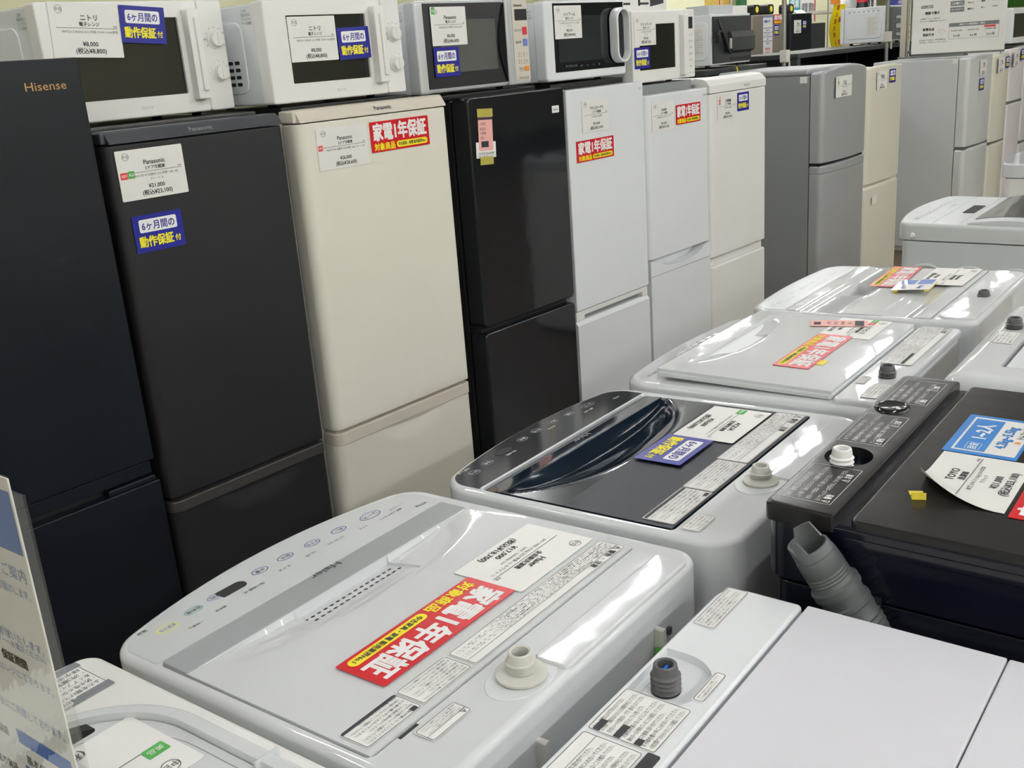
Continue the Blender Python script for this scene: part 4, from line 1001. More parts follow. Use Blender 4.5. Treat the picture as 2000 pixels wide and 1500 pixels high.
# ---- far white machine at the right edge
t = washer(4.70, .69, 'white washing machine far along the row, in front of the pinkish refrigerator', WA_G); W = Wash(t, .95, .0, .895)
tc = body(W, -.268, .268, -.26, .245, 'warm_white', 'white_gloss', .04, .04)
bm = prism(NB(), rr(-.2, .2, -.2, .13, .05, 6), W.zt-.002, W.zt+.014, .01); ld = W.put('lid', bm, 'white_gloss')
bm = prism(NB(), rr(-.12, .12, .04, .10, .02, 5), W.zt+.0135, W.zt+.0148); W.put('handle_hollow', bm, 'grey_white', ld)
for i in range(6): oval(W, tc, -.13+.05*i, .2, .014, .01, 'ink_grey', '', 'ink', .003, .001)
bm = lathe(NB(), [(0, .006), (.006, .005), (.0085, .0)], 14); bm.transform(Matrix.Translation((-.268, .08, .91)) @ Matrix.Rotation(-pi/2, 4, 'Y')); obj('screw_cap', bm, 'white_gloss', t)

# ---- nearest machine of the row, rounded lid
t = washer(.238, .750, 'white washing machine with a rounded ridge round its lid, nearest to the camera', WA_G); W = Wash(t, .912, .016, .75)
tc = body(W, -.255, .250, -.30, .245, 'white_body', 'warm_white', .02, .02, edge=.008)
lo = rr(-.235, .228, -.26, .155, (.05, .05, .13, .13), 16)
bm = prism(NB(), lo, W.zt-.001, W.zt+.013, .007, 0, 5, hole=inset(lo, .017), depth=.010); rim = W.put('lid_rim', bm, 'white_gloss')
li = inset(lo, .018)
bm = prism(NB(), li, W.zt+.0032, W.zt+.0055, .001, 0, 3); ld = W.put('lid', bm, 'white_gloss')
bm = NB(); frame2d(bm, rr(-.19, .2, -.24, .112, (.03, .03, .12, .12), 16), .0007); W.flat('seam_line', bm, 'ink_grey', ld, .0058)
bm = prism(NB(), rr(-.1, .165, .098, .126, .004, 3), W.zt+.005, W.zt+.0062); W.put('lid_window', bm, 'glass_dark', ld)
bm = box(NB(), .205, .232, -.0885, -.0845, W.zt+.006, W.zt+.0145, .001); W.put('hinge_seam', bm, 'grey_white', rim)
warning(W, tc, .02, .224, .165, .24, .0012, 7, 0, mp='paper_matt')
bm = prism(NB(), [(.178, .1645), (.226, .1645), (.226, .176), (.19, .176)], W.zt+.0006, W.zt+.0016); W.put('grey_band', bm, 'ink_grey', tc, smooth=False)
bm = prism(NB(), rr(.13, .226, .228, .24, .002, 2), W.zt+.0006, W.zt+.0016); W.put('grey_band', bm, 'ink_grey', tc, smooth=False)
pc = price_card(W.card(.1035, .030, .0062), .183, .118, ('TOSHIBA', '全自動洗濯機', ('AW-5G9 5.0kg 2020年製', 'ピュアホワイト'), '¥18,000', '(税込¥19,800)'), 'white price card with a green tab on the rounded-lid washing machine', (('tab_green', -.072, .012, .022, .016),))
for c in list(pc.children):
    if c.name.startswith('card'): c.data.materials[0] = M('paper_matt')

# ------------------------------------------------------------------ second row, backs toward the first
# ---- white machine in the bottom right corner
t = washer(.722, .200, 'white washing machine with a folding lavender-white lid and blue tap socket', WB_G); W = Wash(t, .897, 0, .80)
bm = prism(NB(), rr(-.252, .250, -.25, .262, .02, 4), .03, W.zs, .003); box(bm, -.2, .2, -.2, .2, 0, .031); obj('cabinet', bm, 'cool_white', t)
bay = [(.055+.048*cos(a), .242+.046*sin(a)) for a in [radians(d) for d in range(-180, 1, 12)]] + [(.103, .2655), (.007, .2655)]
bm = prism(NB(), rr(-.257, .254, .178, .272, (.004, .006, .028, .02), 6), W.zs, W.zt, .0045, .002, 3, hole=bay[:], depth=.009); dk = obj('rear_deck', bm, 'cool_white', t)
for nm, y0, y1 in (('lid', -.0315, .173), ('lid', -.25, -.0325)):
    bm = box(NB(), -.257, .2545, y0, y1, .872, .8975, .002 if y0 > -.1 else .003); lidp = obj(nm, bm, 'lavender_white', t)
inlet(t, .047, .237, .8885, .0142, .031, 'dark_grey_plastic', flange=.0, cap='valve_blue')
warning(W, dk, -.054, .020, .193, .266, .0005, 9, 0, turn=0, bars=((.03, .26, .82, .92), (.03, .30, .52, .62), (.03, .16, .22, .32)))
warning(W, dk, -.20, -.058, .201, .266, .0005, 6, 3, turn=0, head='⚠ 注意', cols=2)
bm = prism(NB(), rr(-.085, -.055, .186, .199, .002, 2), W.zt, W.zt+.001); obj('black_tab', bm, 'ink', dk, smooth=False)
warning(W, dk, .158, .249, .239, .266, .0005, 5, 2, turn=0)
warning(W, dk, .035, .089, .190, .203, .0005, 2, 5, turn=0)
# ---- navy black machine
t = washer(1.331, .200, 'big navy black washing machine with white printed warnings and a grey hose', WB_G); W = Wash(t, .970, 0, .873)
bm = prism(NB(), rr(-.268, .268, -.29, .255, .025, 5), .03, W.zs-.003, .003); box(bm, -.22, .22, -.24, .2, 0, .031); obj('cabinet', bm, 'navy_gloss', t)
bm = prism(NB(), rr(-.270, .270, -.29, .262, .028, 6), W.zs, .958, .006, .002, 3); tc = obj('top_cover', bm, 'navy_gloss', t)
bay = [(-.092+.035*cos(a), .222+.030*sin(a)) for a in [2*pi*k/28 for k in range(28)]]
bm = prism(NB(), rr(-.272, .272, .176, .262, (.004, .004, .012, .012), 4), .948, W.zt, .004, .001, 2, hole=bay, depth=.016); dk = obj('rear_deck', bm, 'black_top', t)
bm = prism(NB(), rr(-.268, .268, -.28, .160, .010, 4), .949, .9665, .004, .002, 3); ld = obj('lid', bm, 'black_top', t)
bm = box(NB(), -.272, .272, -.285, .166, .9305, .9465, .003); obj('lid_ledge', bm, 'navy_gloss', t)
inlet(t, -.112, .224, .955, .0142, .034, 'ink_white', flange=0, cap=None)
bm = lathe(NB(), [(0, .002), (.018, .002), (.021, .004), (.024, .002), (.025, 0)], 26); bm.transform(Matrix.Translation((.113, .231, W.zt))); obj('tap_socket', bm, 'black_gloss', dk)
for c in ((-.246, -.132, .190, .252, 8, 0), (-.042, .078, .195, .255, 8, 3), (.137, .25, .19, .25, 9, 5)):
    b_ = NB(); x0, x1, y0, y1, n, st = c; w_, h_ = x1-x0, y1-y0
    frame2d(b_, rr(-w_/2, w_/2, -h_/2, h_/2, .001, 2), .0006)
    for q in range(n//2): put_text(b_, FINE[(st+q) % 9], -w_/2+.006, h_/2-.008-.012*q, .0055, w_-.012 if q % 2 else w_*.7, 'l', .01, res=1)
    put_text(b_, '⚠ 警告', -w_/2+.016, -h_/2+.009, .007, .024, 'c', .02, res=1); put_text(b_, '⚠ 注意', w_/2-.03, -h_/2+.009, .007, .024, 'c', .02, res=1)
    W.flat('printed_warning', b_, 'ink_white', dk, .0004, 0, (x0+x1)/2, (y0+y1)/2)
# drain hose with its slanted nozzle, hooked on the left side
a0, a1 = Vector((-.305, .185, .935)), Vector((-.292, .148, .872))
ax_ = (a1-a0).normalized()
pts, rad = [], []
def add(p, r): pts.append(p); rad.append(r)
Lh = (a1-a0).length
add(a0, .0235); add(a0+ax_*.0005, .0245); add(a0+ax_*.020, .0255)
for k in range(4): add(a0+ax_*(.022+.004*k), .0245); add(a0+ax_*(.024+.004*k), .0255)
add(a0+ax_*.039, .026); add(a0+ax_*.041, .0295); add(a0+ax_*.050, .0295); add(a0+ax_*.0515, .0265); add(a0+ax_*.064, .0265); add(a0+ax_*.066, .029); add(a0+ax_*.071, .029); add(a0+ax_*.0725, .0275); add(a0+ax_*.084, .028)
p = a0+ax_*.085; d = ax_.copy()
for k in range(60):
    d = (d+Vector((.0, -.012 if k < 25 else .02, -.06))).normalized(); p = p+d*.0035; add(p.copy(), .0262 if k % 2 else .0295)
bm = tube(NB(), pts, rad, 26, caps=False)
hs = obj('drain_hose', bm, 'grey_plastic', t, wn=False)
# slanted open spout
u = ax_.cross(Vector((0, 0, 1))).normalized(); v = ax_.cross(u)
bm = NB(); n = 26; A, B, Cc = [], [], []
for k in range(n):
    q = 2*pi*k/n; dirv = u*cos(q)+v*sin(q); hgt = .030*(1 if dirv.z > -.3 and dirv.y > -.2 else .35 if dirv.y < .3 else .7)
    A.append(bm.verts.new(a0+dirv*.0238)); B.append(bm.verts.new(a0-ax_*hgt+dirv*.0225)); Cc.append((dirv, hgt))
D = [bm.verts.new(a0-ax_*h_+dv*.020) for dv, h_ in Cc]; Eb = [bm.verts.new(a0+ax_*.02+dv*.019) for dv, h_ in Cc]
for k in range(n):
    j = (k+1) % n
    bm.faces.new((A[k], A[j], B[j], B[k])); bm.faces.new((B[k], B[j], D[j], D[k])); bm.faces.new((D[k], D[j], Eb[j], Eb[k]))
bm.faces.new(Eb); obj('spout', bm, 'grey_plastic', hs, wn=False)
bm = box(NB(), -.300, -.268, .128, .150, .862, .872, .003); box(bm, -.285, -.268, .118, .152, .866, .88, .003); obj('hose_hook', bm, 'black_plastic', t)
# cards on the black lid
LB = t.matrix_world; LZ = .9668
tt = thing('size_card', 'blue and white capacity card in a clear sleeve on the navy black washing machine', 'capacity card', on_top(LB, .0635, .083, LZ, turn=0))
obj('sleeve', panel_bm(.150, .090, .0008), 'sky_blue', tt, smooth=False)
bm = NB(); ngon(bm, rr(-.066, .066, -.041, .036, .001, 2), .0010); flat('white_field', bm, 'paper', tt)
bm = NB(); quad(bm, -.062, .060, -.004, .033, .0012); flat('blue_field', bm, 'sky_blue', tt)
bm = NB(); put_text(bm, '1~2人', .012, .014, .018, .072, 'c', .03, z=.0014); put_text(bm, '目安', -.046, .013, .009, .02, 'c', .02, z=.0014); frame2d(bm, rr(-.058, -.034, .004, .022, .0005, 1), .0006, .0014); flat('lettering', bm, 'ink_white', tt)
bm = NB(); put_text(bm, '4.2kg~5.5kg', .0, -.017, .013, .105, 'c', .03, z=.0014); flat('lettering', bm, 'sky_blue', tt)
bm = NB(); put_text(bm, 'トレファク', .022, -.034, .007, .04, 'c', .02, res=1, z=.0014); flat('lettering', bm, 'ink', tt)
bm = NB(); ngon(bm, ell(-.014, -.034, .004, .004, 12), .0014); flat('round_mark', bm, 'orange', tt)
def curl(x, y, z):
    q = max(0, .10-(x+.079)-(.0535-y))/.10; return (x+.030*q*q, y-.006*q*q, z+.026*q**1.7)
price_card(on_top(LB, -.0945, .070, LZ+.0004, turn=0), .158, .107, ('TOYO', '洗濯機', ('東芝 AW-10 10kg 2016年製', 'ブラック'), '¥21,000', '(税込¥23,100)'), 'white price card curling up at one end on the navy black washing machine', emblem=False, bend=curl)
obj_ = tag(obj('tape', grid(NB(), seq((-.012, .003), (.012, 1)), seq((-.008, .016), (.008, 1)), lambda x, y: .001+.008*max(0, (-x-.0)/.012)**1.5, -.0), 'yellow_tape', mw=on_top(LB, -.167, .1135, LZ, turn=radians(25))), 'curled scrap of yellow tape beside the curling price card', 'tape')
red_card(on_top(LB, -.070, -.031, LZ+.0002, turn=0), .22, .085, 'red guarantee card on the navy black washing machine, cut by the right edge')
# ---- white rounded machine behind it
t = washer(1.952, .170, 'glossy white rounded washing machine behind the navy black one', WB_G); W = Wash(t, .950, 0, .86)
bm = prism(NB(), rr(-.250, .255, -.26, .235, .03, 5), .03, W.zs, .003); box(bm, -.2, .2, -.2, .2, 0, .031); obj('cabinet', bm, 'cool_white', t)
bm = prism(NB(), rr(-.262, .262, -.27, .262, .03, 6), W.zs, W.zt, .030, .004, 6, hole=rr(-.186, .222, -.228, .185, .006, 3), depth=.02); tc = obj('top_cover', bm, 'white_gloss', t)
bm = prism(NB(), rr(-.178, .217, -.223, .178, .006, 3), W.zt-.019, W.zt-.001, .003); ld = obj('lid', bm, 'cool_white', t)
inlet(t, .06, .215, W.zt-.003, .0145, .024, 'dark_grey_plastic', flange=0)
warning(W, tc, -.05, .03, .195, .235, .0008, 5, 0, turn=0)
red_card(on_top(t.matrix_world, .05, .04, W.zt, turn=0), .22, .08, 'red guarantee card on the glossy white rounded washing machine', 1)
# ---- clear sign stand on the nearest machine
SX, SY0, SZ = .300, .668, .9245
t = thing('sign_stand', 'clear acrylic sign stand with a printed sheet, on the nearest washing machine', 'sign stand', MO(SX, SY0+.105, SZ))
def sheet(name, x0, x1, y0, y1, z0, z1, m, par=t, r=0): return obj(name, box(NB(), x0, x1, y0, y1, z0, z1, r), m, par, smooth=False, wn=False)
sheet('front_panel', -.0045, -.0025, -.105, .105, 0, .330, 'clear_acrylic'); sheet('back_panel', .0025, .0045, -.108, .105, 0, .314, 'clear_acrylic')
sheet('foot', .0046, .06, -.105, .105, 0, .002, 'clear_acrylic')
ps = sheet('printed_sheet', -.0018, -.0006, -.101, .103, .004, .327, 'paper_matt')
def sheet_art(name, m, f):
    bm = f(NB()); bm.transform(Matrix.Translation((-.0021, 0, 0)) @ Matrix.Rotation(-pi/2, 4, 'Z') @ Matrix.Rotation(pi/2, 4, 'X')); return flat(name, bm, m, ps)
def head(bm): quad(bm, -.103, .0985, .268, .317); return bm
hb = sheet_art('header_band', 'pale_blue', head)
def t1(bm):
    for s, z, hh in (('長期保証サービスのご案内', .250, .009), ('対象の家電をお買い上げの方に安心をお届けします。', .2345, .0065), ('自然故障を修理いたします。', .190, .0065), ('センターへお電話ください。', .182, .005), ('お申し込みはレジにて承ります。', .155, .0062), ('ご購入金額の5%を目安にご用意しております。', .117, .007)):
        put_text(bm, s, .094, z, hh, .17, 'r', .012, res=2)
    return bm
sheet_art('lettering', 'ink_soft', t1)
def t2_(bm):
    put_text(bm, '保証期間', .062, .168, .007, None, 'r', .02)
    for z, s in ((.080, '中古家電の保証'), (.045, '新品家電の保証')):
        put_text(bm, s, -.03, z+.006, .007, .06, 'c', .01); put_text(bm, '基本保証', .04, z-.012, .0075, None, 'c', .012); put_text(bm, '延長保証', .08, z-.012, .0075, None, 'c', .012)
    return bm
sheet_art('lettering', 'ink', t2_)
def t3(bm):
    for z in (.082, .047): quad(bm, .015, .094, z, z+.0135)
    return bm
sheet_art('table_band', 'mid_blue', t3)

# ------------------------------------------------------------------ things behind the refrigerator row
def single(name, bm, m, label, cat, mw, group=None, smooth=True):
    return tag(obj(name, bm, m, mw=mw, smooth=smooth, wn=smooth), label, cat, group)
room_box('wall_partition', 7.6, 13.2, 5.3, 5.38, 0, 2.5, 'wall_paint')
def table(x0, x1, y0, y1, zt, label):
    t = thing('display_table', label, 'table', MQ((x0+x1)/2, (y0+y1)/2, 0)); h, d = (x1-x0)/2, (y1-y0)/2
    obj('tabletop', box(NB(), -h, h, -d, d, zt-.03, zt, .003), 'dark_charcoal', t)
    for sx in (-1, 1):
        for sy in (-1, 1):
            a, b = sx*(h-.03), sy*(d-.03); obj('leg', box(NB(), a-.025, a+.025, b-.025, b+.025, 0, zt-.03, .003), 'dark_charcoal', t)
    obj('lower_shelf', box(NB(), -h+.06, h-.06, -d+.01, d-.01, .9, .92), 'black_plastic', t)
    obj('back_panel', box(NB(), -h+.056, h-.056, d-.02, d-.012, .1, zt-.031), 'navy_black', t)
    obj('side_panel', box(NB(), h-.055, h-.045, -d+.06, d-.06, .1, zt-.031), 'navy_black', t)  # added dark sheet, keeps the space under the tabletop black
    return t
table(4.98, 5.69, 2.83, 3.45, 1.344, 'dark table behind the refrigerators, carrying the microwave that shows its back')
table(6.37, 8.42, 2.958, 3.52, 1.372, 'long dark grey table behind the beige refrigerator')
def back_mw(x0, x1, y0, d, z0, z1, label, mb, bump):
    t = thing('microwave_oven', label, 'microwave oven', MQ((x0+x1)/2, y0, z0), 'microwave ovens showing their backs'); h = (x1-x0)/2; H = z1-z0
    obj('body', box(NB(), -h, h, .006, d-.03, .014, H, .006), 'cool_white', t)
    obj('door', box(NB(), -h, h, d-.028, d, .014, H, .004), 'cool_white', t)
    for sx in (-1, 1):
        for yy in (.06, d-.07): obj('foot', lathe(NB(), [(0, .015), (.014, .015), (.012, 0), (0, 0)], 12, c=(sx*(h-.05), yy, 0)), 'black_plastic', t)
    bp_ = obj('back_panel', box(NB(), -h+.008, h-.006, -.003, .007, .024, H-.012, .002), mb, t)
    bm = prism(NB(), rr(.03, d-.05, .045, H-.035, .03, 6), 0, .004, .003, 0, 2, mp=lambda a, b, c: (-h-c, a, b)); sp = obj('side_plate', bm, 'cool_white', t)
    bm = prism(NB(), rr(.055, d*.42, .07, H-.06, .003, 2), .0042, .0046, mp=lambda a, b, c: (-h-c, a, b)); lb = obj('rating_label', bm, 'paper', sp, smooth=False)
    bm = NB(); fine(bm, -.036, .036, -.06, .06, 9, 2); frame2d(bm, rr(-.038, .038, -.065, .065, .001, 1), .0006)
    bm.transform(Matrix.Translation((-h-.005, .055+(d*.42-.055)/2, H/2)) @ Matrix.Rotation(-pi/2, 4, 'Z') @ Matrix.Rotation(pi/2, 4, 'X')); flat('lettering', bm, 'ink_grey', lb)
    if bump:
        o = [(-.003, .07), (-.03, .085), (-.03, .155), (-.016, .185), (-.003, .185)]
        bm = prism(NB(), o, -.05, h-.012, mp=MAP_YZ); cb = obj('vent_housing', bm, 'dark_charcoal', t, smooth=False)
        bm = box(NB(), -.053, -.0495, -.026, -.012, .095, .15); obj('barcode_label', bm, 'paper', cb)
        bm = box(NB(), -.03, h-.02, -.0045, -.0028, .03, .05); obj('vent_slot', bm, 'hole', bp_)
        cd = obj('power_cord', tube(NB(), [(-h+.05, -.012, H-.03), (-h+.06, -.02, H-.07), (-h+.075, -.025, H-.10), (-h+.10, -.025, H-.14), (-h+.13, -.022, H-.185), (-h+.16, -.02, H-.205)], [.006, .008, .013, .014, .013, .008], 10), 'cable', t)
        bm = box(NB(), -h-.005, -h+.02, -.045, -.02, H-.15, H-.105, .004); pg = obj('plug', bm, 'cable', cd)
        obj('cord_neck', tube(NB(), [(-h+.01, -.03, H-.105), (-h+.02, -.03, H-.09), (-h+.06, -.025, H-.09)], .007, 8), 'cable', pg)
    else:
        bm = NB()
        for k in range(7): prism(bm, rr(.05+.036*k, .066+.036*k, H-.035, H-.029, .002, 2), 0, .0006, mp=lambda a, b, c: (-h-.0002-c, a, b))
        flat('vent_slots', bm, 'ink_grey', t)
        for zz, r_ in ((.18, .02), (.12, .03), (.06, .02)): obj('back_rib', box(NB(), -.04, h-.02, -.02, -.002, zz-r_*.6, zz+r_*.6, .008), 'silver', bp_)
    return t
back_mw(5.187, 5.634, 2.90, .33, 1.346, 1.624, 'microwave with dark back and hanging plug, behind the off-white refrigerator', 'dark_charcoal', True)
back_mw(7.900, 8.350, 2.985, .345, 1.3735, 1.640, 'white microwave showing its labelled side on the long dark grey table', 'grey_trim', False)
t = single('cable_tie', tube(NB(), [(0, 0, .05), (.004, -.004, .03), (0, -.008, .012), (.012, -.008, .008), (.016, -.006, .02), (.004, -.006, .022)], .004, 6), 'yellow', 'yellow cable tie hanging below the microwave with the dark back', 'cable tie', MQ(5.31, 2.822, 1.295))
single('carton', box(NB(), -.135, .135, 0, .14, 0, .048, .002), 'grey_white', 'flat light grey box left on the microwave with the dark back', 'box', MQ(5.34, 2.93, 1.6245), 'boxes on the microwave with the dark back')
single('carton', box(NB(), -.10, .10, 0, .14, 0, .043, .002), 'paper', 'flat white box right on the microwave with the dark back', 'box', MQ(5.585, 2.95, 1.6245), 'boxes on the microwave with the dark back')
# white carton with black print on the key-column microwave
t = thing('carton', 'white carton with black printed shapes on the microwave with a column of keys', 'box', MQ(3.60, 2.32, 1.6175))
obj('box_body', box(NB(), -.185, .185, 0, .2, 0, .16, .002), 'paper', t)
bm = NB()
for sx in (-.1, .03): ngon(bm, ell(sx, .062, .03, .03, 20)); quad(bm, sx-.055, sx-.04, .004, .1); quad(bm, sx-.055, sx+.02, .008, .016)
ngon(bm, [(.06, .0), (.16, .012), (.16, .06), (.11, .04), (.06, .09)]); ngon(bm, [(-.16, .02), (-.14, .01), (-.14, .1), (-.165, .1)])
bm.transform(Matrix.Translation((0, -.0006, .02)) @ Matrix.Rotation(pi/2, 4, 'X')); flat('black_print', bm, 'ink', t)
# poles
def pole(x, y, zc, label):
    t = thing('shop_pole', label, 'pole', MQ(x, y, 0), 'thin steel poles behind the refrigerators')
    obj('shaft', tube(NB(), [(0, 0, .01), (0, 0, 3.02)], .014, 14), 'steel', t, wn=False); obj('base_plate', box(NB(), -.08, .08, -.08, .08, 0, .012, .003), 'steel', t)
    c = obj('clamp', box(NB(), -.024, .024, -.03, .016, zc-.035, zc+.035, .004), 'ivory_plastic', t); obj('clamp_lever', box(NB(), .008, .02, -.034, -.022, zc-.085, zc-.03, .003), 'ivory_plastic', c)
pole(5.97, 2.86, 1.37, 'thin steel pole with a white clamp, between the grey and beige refrigerators')
pole(7.60, 2.86, 1.425, 'thin steel pole in front of the white microwave on the long table')
# far refrigerators
def back_fridge(x0, x1, y, top, label, m):
    t = thing('refrigerator', label, 'refrigerator', MQ((x0+x1)/2, y, 0), 'refrigerators in the next aisle'); h = (x1-x0)/2
    obj('cabinet', box(NB(), -h, h, .06, .62, .0, top-.004, .006), m, t)
    obj('upper_door', prism(NB(), plan(-h, h, .056, .02, .02), .72, top, .006, .004), m, t); obj('lower_door', prism(NB(), plan(-h, h, .056, .02, .02), .05, .70, .006, .004), m, t)
    return t
back_fridge(8.18, 8.75, 4.20, 1.660, 'taupe refrigerator in the next aisle with a long info sheet', 'taupe')
back_fridge(9.24, 9.695, 4.36, 1.665, 'black refrigerator in the next aisle with a white price card', 'navy_black')
back_fridge(9.71, 10.10, 4.40, 1.572, 'charcoal refrigerator in the next aisle, lower than the black one beside it', 'dark_charcoal')
t = thing('info_sheet', 'long white and blue info sheet on the taupe refrigerator', 'info sheet', on_front(FB, 8.455, 4.20-E_, 1.49))
obj('card', panel_bm(.185, .31), 'pale_blue', t, smooth=False)
bm = NB(); ngon(bm, rr(-.085, .085, -.145, .145, .004, 2), CARD_T+.0003); fld = flat('white_field', bm, 'paper', t)
bm = NB(); put_text(bm, '冷蔵庫 3ドア', -.01, .115, .018, .12, 'c', .02, res=1, z=.0014)
for k in range(4): quad(bm, -.08, .08, .06-.035*k, .064-.035*k, .0014); put_text(bm, ('容量 330L', '年式 2021年', '右開き', '自動製氷')[k], 0, .045-.035*k, .012, .13, 'c', .01, res=1, z=.0014)
flat('lettering', bm, 'ink_blue', fld)
bm = NB(); put_text(bm, '¥59,000', 0, -.105, .02, .14, 'c', .03, res=1, z=.0014); put_text(bm, '税込¥64,900', 0, -.132, .012, .13, 'c', .02, res=1, z=.0014); flat('lettering', bm, 'tab_red', fld)
red_card(on_front(FB, 8.655, 4.20-E_, 1.62), .17, .075, 'red guarantee card on the taupe refrigerator', 1)
blue_card(on_front(FB, 8.62, 4.20-E_, 1.53), .09, .085, 'blue guarantee card on the taupe refrigerator', 1)
price_card(on_front(FB, 9.377, 4.36-E_, 1.55), .15, .115, ('冷蔵庫', '2ドア冷蔵庫', ('2020年製',), '¥25,000', '(税込¥27,500)'), 'white price card on the black refrigerator in the next aisle', res=1, emblem=False)
blue_card(on_front(FB, 9.525, 4.36-E_, 1.565), .085, .075, 'blue guarantee card on the black refrigerator in the next aisle', 1)
def case(x, y, z, label):
    t = thing('black_case', label, 'case', MQ(x, y, z), 'small black cases on the next aisle refrigerators')
    obj('shell', prism(NB(), rr(-.055, .055, 0, .085, .025, 5), -.05, .05, .006, .006, mp=MAP_XZ), 'black_plastic', t)
    bm = lathe(NB(), [(0, .004), (.022, .004), (.026, 0), (0, 0)], 18); bm.transform(Matrix.Translation((0, -.0505, .045)) @ Matrix.Rotation(pi/2, 4, 'X')); obj('yellow_disc', bm, 'yellow_tape', t)
case(8.36, 4.30, 1.6605, 'small black case with a yellow disc, left one on the taupe refrigerator')
case(8.62, 4.30, 1.6605, 'small black case with a yellow disc, right one on the taupe refrigerator')
case(9.33, 4.45, 1.6655, 'small black case with a yellow disc on the black refrigerator in the next aisle')
single('carton', box(NB(), -.09, .09, 0, .15, 0, .055, .003), 'paper', 'small white box between the black cases on the taupe refrigerator', 'box', MQ(8.49, 4.40, 1.6605))
t = thing('card_printer', 'small grey desk device with dark keys on the charcoal refrigerator', 'desk device', MQ(9.86, 4.48, 1.5725))
obj('device_body', prism(NB(), [(0, 0), (.16, 0), (.16, .13), (.10, .13), (0, .05)], -.1, .1, .0, mp=MAP_YZ), 'grey_white', t, smooth=False)
for k in range(3):
    for j in range(2): obj('key_block', box(NB(), -.075+.055*k, -.03+.055*k, -.004, .002, .006+.022*j, .022+.022*j), 'dark_grey_plastic', t)
# hanging posters on the partition
def poster(x0, x1, z0, z1, label, m, text='', mink='ink_white', stripe=None, y=5.298):
    t = thing('poster', label, 'poster', on_front(FB, (x0+x1)/2, y, (z0+z1)/2), 'posters on the pale yellow partition'); w_, h_ = x1-x0, z1-z0
    obj('sheet', panel_bm(w_, h_, .001), m, t, smooth=False)
    if text:
        bm = NB(); put_text(bm, text, 0, -h_*.25, min(h_*.2, .1), w_*.8, 'c', .03, res=1, z=.0014); flat('lettering', bm, mink, t)
    if stripe: flat('edge_stripe', quad(NB(), w_*.42, w_*.5, -h_/2, h_/2, .0013), stripe, t)
k_ = 5.298/5.0
def pz(z): return 1.5+(z-1.5)*k_
poster(10.546*k_, 10.81*k_, pz(1.70), 2.1, 'teal poster with white letters on the partition', 'teal', '洗濯')
poster(10.82*k_, 11.19*k_, pz(1.60), 2.15, 'white poster with a red edge beside the teal one', 'paper_matt', '家電 買取', 'ink_grey', 'poster_red')
poster(8.81*k_, 9.10*k_, pz(1.74), 2.1, 'yellow and red patterned poster left of the green column', 'poster_mix', '', stripe='poster_red')
poster(9.12*k_, 9.29*k_, pz(1.745), 2.1, 'orange red patterned poster next to the green column', 'poster_mix', '', stripe='poster_red')
single('banner', box(NB(), -.07, .07, 0, .05, 1.0, 2.3, .004), 'column_green', 'green hanging banner between the posters and the flat boxes', 'banner', MQ(9.38*k_, 5.2, 0))
# yellow upright banner on the long table
t = thing('banner', 'yellow upright banner with red characters, left of the labelled white microwave', 'banner', MQ(8.16, 3.46, 1.3725))
bm = NB(); n = 10
T = [[bm.verts.new((sx*.115, .02*sin(4*k/n)+s, .31*k/n)) for sx in (-1, -.4, .3, 1)] for s in (0,) for k in range(n+1)]
for j in range(n):
    for i in range(3): bm.faces.new((T[j][i], T[j][i+1], T[j+1][i+1], T[j+1][i]))
g = bmesh.ops.solidify(bm, geom=bm.faces[:], thickness=.002); bn = obj('cloth', bm, 'banner_yellow', t, wn=False)
bm = NB()
for k, s in enumerate('購入額お買上'): put_text(bm, s, -.025, .285-.05*k, .03, .05, 'c', .03, res=1)
bm.transform(Matrix.Translation((0, -.004, 0)) @ Matrix.Rotation(pi/2, 4, 'X')); 
for v in bm.verts: v.co.y += .02*sin(4*v.co.z/.31)-.0
flat('lettering', bm, 'banner_red', bn)
bm = NB()
for z in (.20, .03):
    bm = ngon(NB(), rr(.03, .10, z-.02, z+.02, .012, 4)); bm.transform(Matrix.Translation((0, -.004, 0)) @ Matrix.Rotation(pi/2, 4, 'X'))
    for v in bm.verts: v.co.y += .02*sin(4*v.co.z/.31)
    flat('red_badge', bm, 'tab_red', bn)
obj('header_tab', box(NB(), -.13, .04, .0, .006, .312, .345), 'orange', t); obj('stand_rod', tube(NB(), [(-.12, .03, 0), (-.12, .03, .36)], .005, 8), 'steel', t)
# rack with small goods behind the labelled microwave
t = thing('shelf_rack', 'steel shelf rack with small goods behind the labelled white microwave', 'shelf', MQ(11.25, 4.55, 0))
for z in (.3, .9, 1.66): obj('shelf_board', box(NB(), -.95, .95, -.2, .25, z, z+.03, .002), 'post_beige', t)
for sx in (-.93, .93):
    for sy in (-.18, .23): obj('rack_post', box(NB(), sx-.02, sx+.02, sy-.02, sy+.02, 0, 1.659), 'post_beige', t)
GZ = 1.6905
t = thing('rice_cooker', 'silver rice cooker on the shelf rack', 'rice cooker', MQ(10.78, 4.52, GZ)); obj('pot', lathe(NB(), [(0, 0), (.12, 0), (.135, .02), (.135, .12), (.12, .16), (0, .19)], 24), 'silver', t); obj('lid_handle', box(NB(), -.03, .03, -.01, .01, .185, .205, .004), 'paper', t)
t = thing('bottle', 'small white bottle with a pink cap on the shelf rack', 'bottle', MQ(10.50, 4.42, GZ)); obj('bottle_body', lathe(NB(), [(0, 0), (.05, 0), (.052, .07), (.03, .09), (0, .09)], 18), 'paper', t); obj('cap', lathe(NB(), [(0, .0905), (.025, .0905), (.025, .12), (0, .12)], 14), 'heart_pink', t)
